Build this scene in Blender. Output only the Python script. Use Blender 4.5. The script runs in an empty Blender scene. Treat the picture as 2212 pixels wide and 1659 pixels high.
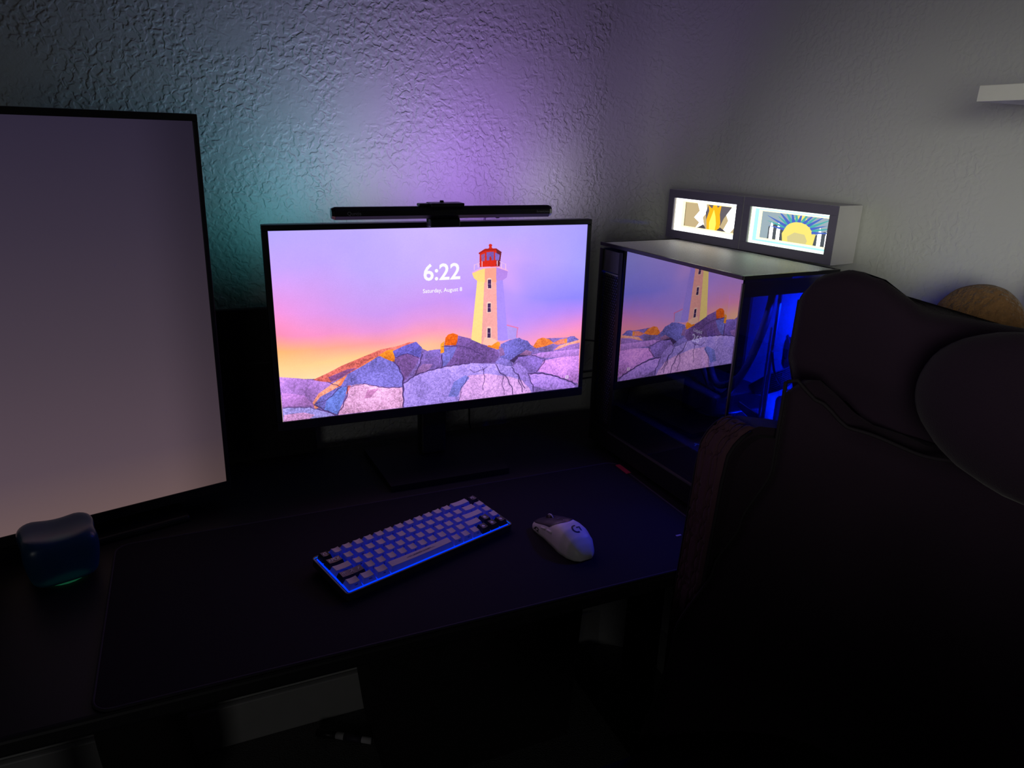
import bpy, bmesh, math, random
import numpy as np
from mathutils import Vector, Matrix, geometry
random.seed(7)
sc = bpy.context.scene
R = math.radians

# ---------------------------------------------------------------- camera
F_PX, YAW, PITCH, ROLL = 1565.3, R(24.1), R(18.58), R(1.62)
cam = bpy.data.cameras.new('camera'); co = bpy.data.objects.new('camera', cam)
sc.collection.objects.link(co); sc.camera = co
cam.sensor_fit = 'HORIZONTAL'; cam.sensor_width = 36.0; cam.lens = F_PX * 36.0 / 2212.0
cam.clip_start = .02; cam.clip_end = 50
_f = Vector((math.sin(YAW)*math.cos(PITCH), math.cos(YAW)*math.cos(PITCH), -math.sin(PITCH)))
_r = Vector((math.cos(YAW), -math.sin(YAW), 0)); _u = _r.cross(_f)
_r2 = _r*math.cos(ROLL) + _u*math.sin(ROLL); _u2 = -_r*math.sin(ROLL) + _u*math.cos(ROLL)
mw = Matrix((( _r2.x, _u2.x, -_f.x, 0), (_r2.y, _u2.y, -_f.y, 0), (_r2.z, _u2.z, -_f.z, 1.372), (0, 0, 0, 1)))
co.matrix_world = mw

# ---------------------------------------------------------------- world, lights, exposure
w = bpy.data.worlds.new('night'); sc.world = w; w.use_nodes = True
w.node_tree.nodes['Background'].inputs[0].default_value = (.35, .4, .5, 1)
w.node_tree.nodes['Background'].inputs[1].default_value = .01
vs = sc.view_settings; vs.view_transform = 'Standard'; vs.look = 'None'; vs.exposure = 0.0; vs.gamma = 1.0
vs.use_curve_mapping = False
cy = sc.cycles
cy.max_bounces = 8; cy.diffuse_bounces = 4; cy.glossy_bounces = 4; cy.transparent_max_bounces = 16
cy.sample_clamp_indirect = 3.0; cy.use_denoising = True; cy.use_light_tree = True
cy.caustics_reflective = False; cy.caustics_refractive = False

def area(name, loc, target, sx, sy, col, power, spread=180):
    l = bpy.data.lights.new(name, 'AREA'); l.shape = 'RECTANGLE'; l.size = sx; l.size_y = sy
    l.color = col; l.energy = power; l.spread = R(spread)
    o = bpy.data.objects.new(name, l); sc.collection.objects.link(o); o.location = loc
    o.rotation_euler = (Vector(target)-Vector(loc)).to_track_quat('-Z', 'Y').to_euler()
    return o
# the room's dim lamp, out of frame to the right and in front of the desk
area('room_lamp', (.05, -.30, 1.34), (1.074, .74, 1.22), .60, .50, (1.0, 1.0, .86), .56, 34)
# faint fill light added behind the camera to lift the dark under the desk
area('room_fill_light', (-1.2, -2.2, 1.1), (.2, 1.4, .2), .8, .8, (1.0, .98, .95), 1.0, 120)
# the light bar's rear glow on the wall: a run of coloured diodes along its back
for (x, col, p) in ((.235, (.10, .38, .58), .13), (.295, (.24, .40, .50), .16), (.355, (.40, .38, .42), .17), (.415, (.42, .34, .50), .16),
                    (.475, (.38, .20, .66), .22), (.535, (.36, .13, .74), .32), (.595, (.32, .13, .66), .22)):
    area('bar_rear_light', (x, 1.258, 1.2555), (x, 1.502, 1.52), .055, .007, col, p, 150)
# the LED strip on the back of the wide monitor, teal at its left end
for (x, z, col, p) in ((.135, 1.14, (.05, .30, .30), .035), (.145, 1.19, (.06, .36, .42), .065), (.205, 1.20, (.06, .42, .55), .08),
                       (.34, 1.205, (.50, .48, .42), .06), (.50, 1.205, (.34, .12, .80), .08), (.64, 1.20, (.34, .20, .62), .12)):
    area('wall_glow_light', (x, 1.325, z), (x, 1.502, z+.14), .05, .008, col, p, 150)

area('wall_glow_light', (.700, 1.325, 1.195), (.765, 1.502, 1.31), .02, .008, (.50, .48, .58), .07, 95)  # added light, stands in for the light boxes' white glow near the corner

# ---------------------------------------------------------------- materials
def _n(nt, t, **kw):
    n = nt.nodes.new(t)
    for k, v in kw.items(): setattr(n, k, v)
    return n
def mat(name, col, rough=.5, metal=0.0, var=.08, vscale=30, bump=0.0, bscale=200, emit=None, estr=1.0, spec=.5, sheen=0.0, trans=0.0, alpha=1.0, coat=0.0):
    m = bpy.data.materials.new(name); m.use_nodes = True; nt = m.node_tree
    b = nt.nodes['Principled BSDF']
    tc = _n(nt, 'ShaderNodeTexCoord')
    no = _n(nt, 'ShaderNodeTexNoise'); no.inputs['Scale'].default_value = vscale; no.inputs['Detail'].default_value = 3
    nt.links.new(tc.outputs['Object'], no.inputs['Vector'])
    mx = _n(nt, 'ShaderNodeMix', data_type='RGBA')
    mx.inputs['A'].default_value = (*[c*(1-var) for c in col], 1); mx.inputs['B'].default_value = (*[min(1, c*(1+var)) for c in col], 1)
    nt.links.new(no.outputs['Fac'], mx.inputs['Factor']); nt.links.new(mx.outputs['Result'], b.inputs['Base Color'])
    b.inputs['Roughness'].default_value = rough; b.inputs['Metallic'].default_value = metal
    b.inputs['Specular IOR Level'].default_value = spec
    if sheen: b.inputs['Sheen Weight'].default_value = sheen; b.inputs['Sheen Roughness'].default_value = .4
    if coat: b.inputs['Coat Weight'].default_value = coat
    if trans: b.inputs['Transmission Weight'].default_value = trans
    if emit: b.inputs['Emission Color'].default_value = (*emit, 1); b.inputs['Emission Strength'].default_value = estr
    if bump:
        n2 = _n(nt, 'ShaderNodeTexNoise'); n2.inputs['Scale'].default_value = bscale; n2.inputs['Detail'].default_value = 4
        nt.links.new(tc.outputs['Object'], n2.inputs['Vector'])
        bp = _n(nt, 'ShaderNodeBump'); bp.inputs['Distance'].default_value = bump; bp.inputs['Strength'].default_value = 1
        nt.links.new(n2.outputs['Fac'], bp.inputs['Height']); nt.links.new(bp.outputs['Normal'], b.inputs['Normal'])
    return m
def emat(name, col, s):
    m = bpy.data.materials.new(name); m.use_nodes = True; nt = m.node_tree
    nt.nodes.remove(nt.nodes['Principled BSDF']); e = _n(nt, 'ShaderNodeEmission')
    e.inputs[0].default_value = (*col, 1); e.inputs[1].default_value = s
    nt.links.new(e.outputs[0], nt.nodes['Material Output'].inputs[0]); return m
def srgb(r, g, b):
    return tuple(((c/255)/12.92 if c/255 <= .04045 else ((c/255+.055)/1.055)**2.4) for c in (r, g, b))

def wall_mat(name, col, relief=.62):
    m = mat(name, col, .42, var=.03, vscale=2.0, spec=.45); nt = m.node_tree; b = nt.nodes['Principled BSDF']
    tc = nt.nodes['Texture Coordinate']
    ns = _n(nt, 'ShaderNodeTexNoise'); ns.inputs['Scale'].default_value = 96; ns.inputs['Detail'].default_value = 1.4; ns.inputs['Roughness'].default_value = .5; ns.inputs['Distortion'].default_value = .45
    nt.links.new(tc.outputs['Object'], ns.inputs['Vector'])
    mr = _n(nt, 'ShaderNodeMapRange', interpolation_type='SMOOTHSTEP'); mr.inputs['From Min'].default_value = .37; mr.inputs['From Max'].default_value = .63
    nt.links.new(ns.outputs['Fac'], mr.inputs['Value'])
    n3 = _n(nt, 'ShaderNodeTexNoise'); n3.inputs['Scale'].default_value = 9; n3.inputs['Detail'].default_value = 2
    nt.links.new(tc.outputs['Object'], n3.inputs['Vector'])
    mr3 = _n(nt, 'ShaderNodeMapRange'); mr3.inputs['From Min'].default_value = .35; mr3.inputs['From Max'].default_value = .6; mr3.inputs['To Min'].default_value = .12
    nt.links.new(n3.outputs['Fac'], mr3.inputs['Value'])
    mu = _n(nt, 'ShaderNodeMath', operation='MULTIPLY'); nt.links.new(mr.outputs[0], mu.inputs[0]); nt.links.new(mr3.outputs[0], mu.inputs[1])
    n4 = _n(nt, 'ShaderNodeTexNoise'); n4.inputs['Scale'].default_value = 260; n4.inputs['Detail'].default_value = 2
    nt.links.new(tc.outputs['Object'], n4.inputs['Vector'])
    ad = _n(nt, 'ShaderNodeMath', operation='MULTIPLY_ADD'); ad.inputs[1].default_value = .25
    nt.links.new(n4.outputs['Fac'], ad.inputs[0]); nt.links.new(mu.outputs[0], ad.inputs[2])
    bp = _n(nt, 'ShaderNodeBump'); bp.inputs['Distance'].default_value = .0012; bp.inputs['Strength'].default_value = relief
    nt.links.new(ad.outputs[0], bp.inputs['Height']); nt.links.new(bp.outputs['Normal'], b.inputs['Normal'])
    return m

M = {}
M['wall'] = wall_mat('textured_wall_paint', (.50, .51, .49), 1.3)
M['wallc'] = wall_mat('textured_corner_paint', (.50, .51, .49), .75)
M['wallr'] = wall_mat('softly_textured_wall_paint', (.50, .51, .49), .42)
M['ceiling'] = mat('ceiling_paint', (.5, .5, .5), .8, bump=.001, bscale=60)
M['carpet'] = mat('carpet', (.17, .17, .165), .95, var=.6, vscale=260, bump=.006, bscale=260, spec=.1)
M['base'] = mat('baseboard_paint', (.42, .42, .41), .45)
M['black'] = mat('black_plastic', (.012, .012, .013), .45)
M['gloss'] = mat('gloss_black', (.006, .006, .008), .15)
M['blackm'] = mat('black_metal', (.014, .014, .016), .38, .4)
M['deskwood'] = mat('black_desk_laminate', (.010, .0095, .012), .5, var=.2, vscale=14)
M['mat'] = mat('desk_mat_cloth', (.0105, .0095, .0135), .85, var=.15, vscale=700, bump=.0002, bscale=900, spec=.2)
M['stitch'] = mat('stitched_edge', (.025, .021, .032), .8, var=.3, vscale=900, bump=.0004, bscale=900)
M['silver'] = mat('silver_print', (.30, .30, .34), .4)
M['whiteprint'] = mat('white_print', (.72, .70, .72), .5)
M['capw'] = mat('white_keycap', (.66, .58, .56), .5, var=.03, vscale=200)
M['caps'] = mat('translucent_keycap_side', (.34, .33, .42), .5, var=.03)
_nt = M['caps'].node_tree; _tl = _n(_nt, 'ShaderNodeBsdfTranslucent'); _tl.inputs[0].default_value = (.6, .6, .7, 1); _mx = _n(_nt, 'ShaderNodeMixShader'); _mx.inputs[0].default_value = .15
_nt.links.new(_nt.nodes['Principled BSDF'].outputs[0], _mx.inputs[1]); _nt.links.new(_tl.outputs[0], _mx.inputs[2]); _nt.links.new(_mx.outputs[0], _nt.nodes['Material Output'].inputs[0])
M['capd'] = mat('dark_keycap', (.016, .014, .022), .35)
M['legend'] = mat('dark_legend_print', (.05, .04, .07), .6)
M['kbase'] = mat('grey_keyboard_case', (.035, .036, .042), .4, .2)
M['backlight'] = emat('blue_key_backlight', (.0, .03, 1.0), 1.5)
M['edgelight'] = emat('blue_edge_light', (.005, .11, 1.0), .6)
M['mousew'] = mat('white_mouse_shell', (.74, .72, .72), .42, var=.02)
M['mousek'] = mat('dark_mouse_buttons', (.035, .028, .035), .4)
M['red'] = mat('red_cloth_tag', (.42, .02, .05), .7)
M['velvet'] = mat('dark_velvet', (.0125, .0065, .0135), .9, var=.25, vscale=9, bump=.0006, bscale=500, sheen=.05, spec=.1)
M['velvetq'] = mat('lit_quilted_velvet', (.048, .021, .034), .9, var=.2, vscale=9, bump=.0004, bscale=500, sheen=.05, spec=.1)  # the velvet again, screen light put into a lighter, redder colour
M['piping'] = mat('piping_cord', (.009, .0065, .010), .8, spec=.15)
M['plush'] = mat('brown_plush', (.15, .078, .034), .95, var=.45, vscale=120, bump=.008, bscale=150, sheen=.2, spec=.1)
M['plush2'] = mat('ochre_plush', (.20, .12, .03), .95, var=.25, vscale=90, bump=.004, bscale=120, sheen=.4, spec=.1)
M['shelf'] = mat('white_shelf_board', (.70, .70, .66), .5)
M['boxk'] = mat('slate_frame', (.13, .12, .165), .55, bump=.0002, bscale=600)
M['boxw'] = mat('pale_light_box_case', (.52, .51, .52), .55, bump=.0002, bscale=600)
M['panel'] = mat('black_panel', (.012, .010, .011), .85, bump=.002, bscale=12)
M['wood'] = mat('dark_dresser_wood', (.03, .024, .02), .5, var=.3, vscale=8)
M['screw'] = mat('steel', (.5, .5, .52), .3, 1.0)

# ---------------------------------------------------------------- helpers
def obj(name, bm_or_me, m, parent=None, smooth=False, loc=None):
    if isinstance(bm_or_me, bmesh.types.BMesh):
        me = bpy.data.meshes.new(name); bm_or_me.normal_update(); bm_or_me.to_mesh(me); bm_or_me.free()
    else: me = bm_or_me
    if m is not None:
        for mm in (m if isinstance(m, (list, tuple)) else [m]): me.materials.append(mm)
    if smooth:
        for p in me.polygons: p.use_smooth = True
    o = bpy.data.objects.new(name, me); sc.collection.objects.link(o)
    if parent: o.parent = parent
    if loc is not None: o.location = loc
    return o
def thing(name, label, cat, loc=(0, 0, 0), rz=0, group=None):
    o = bpy.data.objects.new(name, None); o.empty_display_size = .05; sc.collection.objects.link(o)
    o.location = loc; o.rotation_euler = (0, 0, rz); o['label'] = label; o['category'] = cat
    if group: o['group'] = group
    return o
def tag(o, label, cat, group=None):
    o['label'] = label; o['category'] = cat
    if group: o['group'] = group
    return o
def struct(name, bm, m): o = obj(name, bm, m); o['kind'] = 'structure'; return o
def box(bm, x0, x1, y0, y1, z0, z1, bev=0.0, seg=2, mi=0):
    r = bmesh.ops.create_cube(bm, size=1.0)
    vs_ = r['verts']
    for v in vs_: v.co = Vector((x0+(v.co.x+.5)*(x1-x0), y0+(v.co.y+.5)*(y1-y0), z0+(v.co.z+.5)*(z1-z0)))
    fs = set(f for v in vs_ for f in v.link_faces)
    for f in fs: f.material_index = mi
    if bev:
        es = list(set(e for v in vs_ for e in v.link_edges))
        bmesh.ops.bevel(bm, geom=es, offset=bev, segments=seg, affect='EDGES', profile=.5)
    return bm
def B(*a, **k): return box(bmesh.new(), *a, **k)
def cyl(bm, p0, p1, r0, r1=None, seg=20, cap=True):
    r1 = r0 if r1 is None else r1
    p0 = Vector(p0); p1 = Vector(p1); d = p1-p0
    res = bmesh.ops.create_cone(bm, cap_ends=cap, segments=seg, radius1=r0, radius2=r1, depth=d.length)
    Mx = Matrix.Translation((p0+p1)/2) @ d.to_track_quat('Z', 'Y').to_matrix().to_4x4()
    bmesh.ops.transform(bm, matrix=Mx, verts=res['verts']); return bm
def prism(bm, pts, y0, y1, plane='xz', mi=0):
    def P(a, b, y): return (a, y, b) if plane == 'xz' else ((a, b, y) if plane == 'xy' else (y, a, b))
    v0 = [bm.verts.new(P(a, b, y0)) for a, b in pts]; v1 = [bm.verts.new(P(a, b, y1)) for a, b in pts]
    n = len(pts); fs = [bm.faces.new(v0), bm.faces.new(list(reversed(v1)))]
    for i in range(n): fs.append(bm.faces.new((v0[i], v1[i], v1[(i+1) % n], v0[(i+1) % n])))
    for f in fs: f.material_index = mi
    bmesh.ops.recalc_face_normals(bm, faces=fs)
    return bm
def smooth_path(pts, n=8):
    pts = [Vector(p) for p in pts]; out = []
    P = [pts[0]*2-pts[1]] + pts + [pts[-1]*2-pts[-2]]
    for i in range(1, len(P)-2):
        for k in range(n):
            t = k/n; a, b, c, d = P[i-1], P[i], P[i+1], P[i+2]
            out.append(.5*((2*b)+(c-a)*t+(2*a-5*b+4*c-d)*t*t+(3*b-a-3*c+d)*t**3))
    out.append(pts[-1]); return out
def tube(bm, pts, r, seg=8, n=8, sm=True):
    path = smooth_path(pts, n) if sm else [Vector(p) for p in pts]
    rings = []; up = Vector((0, 0, 1)); prev = None
    for i, p in enumerate(path):
        t = (path[min(i+1, len(path)-1)]-path[max(i-1, 0)]).normalized()
        if prev is None:
            a = t.orthogonal().normalized()
        else:
            a = (prev - t*prev.dot(t)).normalized()
        prev = a; b = t.cross(a)
        rings.append([bm.verts.new(p+(a*math.cos(2*math.pi*k/seg)+b*math.sin(2*math.pi*k/seg))*r) for k in range(seg)])
    for i in range(len(rings)-1):
        for k in range(seg):
            bm.faces.new((rings[i][k], rings[i][(k+1) % seg], rings[i+1][(k+1) % seg], rings[i+1][k]))
    bm.faces.new(list(reversed(rings[0]))); bm.faces.new(rings[-1])
    return bm
def text_bm(s, size, bold=0.0, extr=.0001, align='LEFT', sx=1.0):
    """text lying in the XY plane, read from +Z"""
    c = bpy.data.curves.new('t', 'FONT'); c.body = s; c.size = size; c.extrude = extr; c.offset = bold; c.resolution_u = 3
    c.align_x = align; c.align_y = 'CENTER'
    o = bpy.data.objects.new('t', c); sc.collection.objects.link(o)
    dg = bpy.context.evaluated_depsgraph_get(); me = bpy.data.meshes.new_from_object(o.evaluated_get(dg))
    bpy.data.objects.remove(o); bpy.data.curves.remove(c)
    bm = bmesh.new(); bm.from_mesh(me); bpy.data.meshes.remove(me)
    for v in bm.verts: v.co.x *= sx
    return bm
def xf(bm, Mx): bmesh.ops.transform(bm, matrix=Mx, verts=bm.verts); return bm
# a frame whose X runs right, Y runs up the print and Z points to -Y of the thing (front face prints)
FRONT = Matrix(((1, 0, 0, 0), (0, 0, -1, 0), (0, 1, 0, 0), (0, 0, 0, 1)))
def rounded(w_, h_, r, n=5):
    pts = []
    for cx, cy_, a0 in ((w_/2-r, h_/2-r, 0), (-w_/2+r, h_/2-r, 90), (-w_/2+r, -h_/2+r, 180), (w_/2-r, -h_/2+r, 270)):
        for k in range(n+1):
            a = R(a0+90*k/n); pts.append((cx+r*math.cos(a), cy_+r*math.sin(a)))
    return pts

# ---------------------------------------------------------------- the room
WX, WY = 1.074, 1.502
struct('floor', B(-1.9, WX+.1, -2.4, WY+.1, -.08, 0), M['carpet'])
struct('wall_back', B(-1.9, WX+.1, WY, WY+.1, 0, 2.5), M['wall'])
struct('wall_right', B(WX, WX+.1, -2.4, WY, 0, 2.5), M['wallr'])
bm = bmesh.new(); CR = .19   # the two walls meet in a rounded inside corner
pts = [(WX, WY)] + [(WX-CR+CR*math.sin(R(a)), WY-CR+CR*math.cos(R(a))) for a in range(0, 91, 5)]
prism(bm, pts, 0, 2.5, 'xy'); o = struct('wall_corner', bm, M['wallc'])
for p in o.data.polygons: p.use_smooth = len(p.vertices) == 4
o.data.set_sharp_from_angle(angle=R(30))
struct('wall_left', B(-2.0, -1.9, -2.4, WY, 0, 2.5), M['wall'])
struct('wall_front', B(-2.0, WX+.1, -2.5, -2.4, 0, 2.5), M['wall'])
struct('ceiling', B(-2.0, WX+.1, -2.5, WY+.1, 2.5, 2.6), M['ceiling'])
def baseboard(name, x0, x1, y0, y1):
    bm = bmesh.new(); box(bm, x0, x1, y0, y1, 0, .115, .004); struct(name, bm, M['base'])
baseboard('baseboard_back', -1.9, WX-.016, WY-.016, WY)
baseboard('baseboard_right', WX-.016, WX, -2.4, WY)

# ---------------------------------------------------------------- desk
D = thing('desk', 'black desk with a thin top and a slim dark front edge against the wall', 'desk', (.16, 1.13, 0))
DX0, DX1, DY0, DY1 = -.95, .985, .785, 1.46
ox, oy = .16, 1.13
obj('desk_top', B(DX0-ox, DX1-ox, DY0-oy, DY1-oy, .714, .74, .006, 3), M['deskwood'], D)
for sx in (-.42, .86):
    bm = bmesh.new()
    box(bm, sx-ox-.03, sx-ox+.03, -.03+.02, .03+.02, .04, .714, .004)
    obj('desk_leg', bm, M['blackm'], D)
    bm = bmesh.new(); box(bm, sx-ox-.035, sx-ox+.035, -.30, .30, 0, .04, .006); obj('foot', bm, M['blackm'], D)
obj('crossbar', B(-.42-ox, .86-ox, .0, .04, .64, .69, .004), M['blackm'], D)

# soft black bag standing on the carpet under the left of the desk
def superbox(nx, ny, nz, sx, sy, sz, p=4.0, wob=0.0, seed=1):
    bm = bmesh.new(); bmesh.ops.create_cube(bm, size=2); bmesh.ops.subdivide_edges(bm, edges=bm.edges[:], cuts=nx, use_grid_fill=True)
    rnd = random.Random(seed); ph = [rnd.uniform(0, 6) for _ in range(6)]
    for v in bm.verts:
        c = v.co; n = (abs(c.x)**p+abs(c.y)**p+abs(c.z)**p)**(1/p); c = c/n
        k = 1+wob*(math.sin(3*c.x+ph[0]+2*c.z)+math.sin(4*c.z+ph[1]+c.y*3)+math.sin(5*c.y+ph[2]))/3
        v.co = Vector((c.x*sx*k, c.y*sy*k, c.z*sz*(1+wob*math.sin(2*c.x+ph[3])*.5)))
    return bm
bag = thing('bag', 'black soft bag standing on the carpet under the left end of the desk', 'bag', (-.19, 1.33, 0))
b_ = superbox(10, 10, 10, .08, .08, .20, 4, .08, 3)
for v in b_.verts: v.co.z = max(v.co.z+.20, 0); v.co.x += -.10*(v.co.z-.0)*.9+.03
obj('body', b_, M['panel'], bag, True)
bm = bmesh.new(); tube(bm, [(-.05, 0, .38), (-.06, 0, .45), (-.03, 0, .48), (.0, 0, .45), (.0, 0, .37)], .008); obj('handle', bm, M['panel'], bag, True)
bn = thing('storage_bin', 'plain black storage bin on the carpet under the middle of the desk', 'bin', (.50, 1.35, 0))
bm = bmesh.new()
prism(bm, [(-.22, 0), (.22, 0), (.24, .36), (-.255, .36)], -.13, .13); obj('body', bm, M['panel'], bn)
obj('lid', B(-.265, .25, -.14, .14, .36, .38, .005), M['black'], bn)

# marker pen on the carpet
pen = thing('marker_pen', 'white and black marker pen lying on the carpet under the desk', 'pen', (.215, 1.405, .0105), R(-33))
bm = bmesh.new(); cyl(bm, (-.02, 0, 0), (.068, 0, 0), .008); obj('barrel', bm, M['whiteprint'], pen, True)
bm = bmesh.new(); cyl(bm, (-.068, 0, 0), (-.02, 0, 0), .0095, .009); obj('cap', bm, M['black'], pen, True)
bm = bmesh.new(); cyl(bm, (.0, 0, 0), (.045, 0, 0), .0083); obj('printed_band', bm, M['legend'], pen, True)

# desk mat
mx0, mx1, my0, my1 = -.158, .762, .789, 1.172
dm = thing('desk_mat', 'large black cloth desk mat under the keyboard and mouse', 'desk mat', ((mx0+mx1)/2, (my0+my1)/2, .74))
W_, H_ = mx1-mx0, my1-my0
bm = bmesh.new(); prism(bm, rounded(W_-.004, H_-.004, .02, 8), 0, .0035, 'xy'); obj('cloth', bm, M['mat'], dm)
ed = rounded(W_, H_, .022, 8); bm = bmesh.new()
tube(bm, [(x, y, .0022) for x, y in ed+[ed[0]]], .0022, 6, sm=False); obj('stitched_edge', bm, M['stitch'], dm, True)
bm = bmesh.new(); box(bm, W_/2-.007, W_/2+.003, H_/2-.060, H_/2-.018, .0032, .0050); o = obj('tag', bm, M['red'], dm); o['label'] = 'small red woven tag'
bm = bmesh.new(); box(bm, W_/2-.058, W_/2-.048, -.108, -.104, .0035, .0039); obj('printed_mark', bm, M['silver'], dm)

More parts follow.
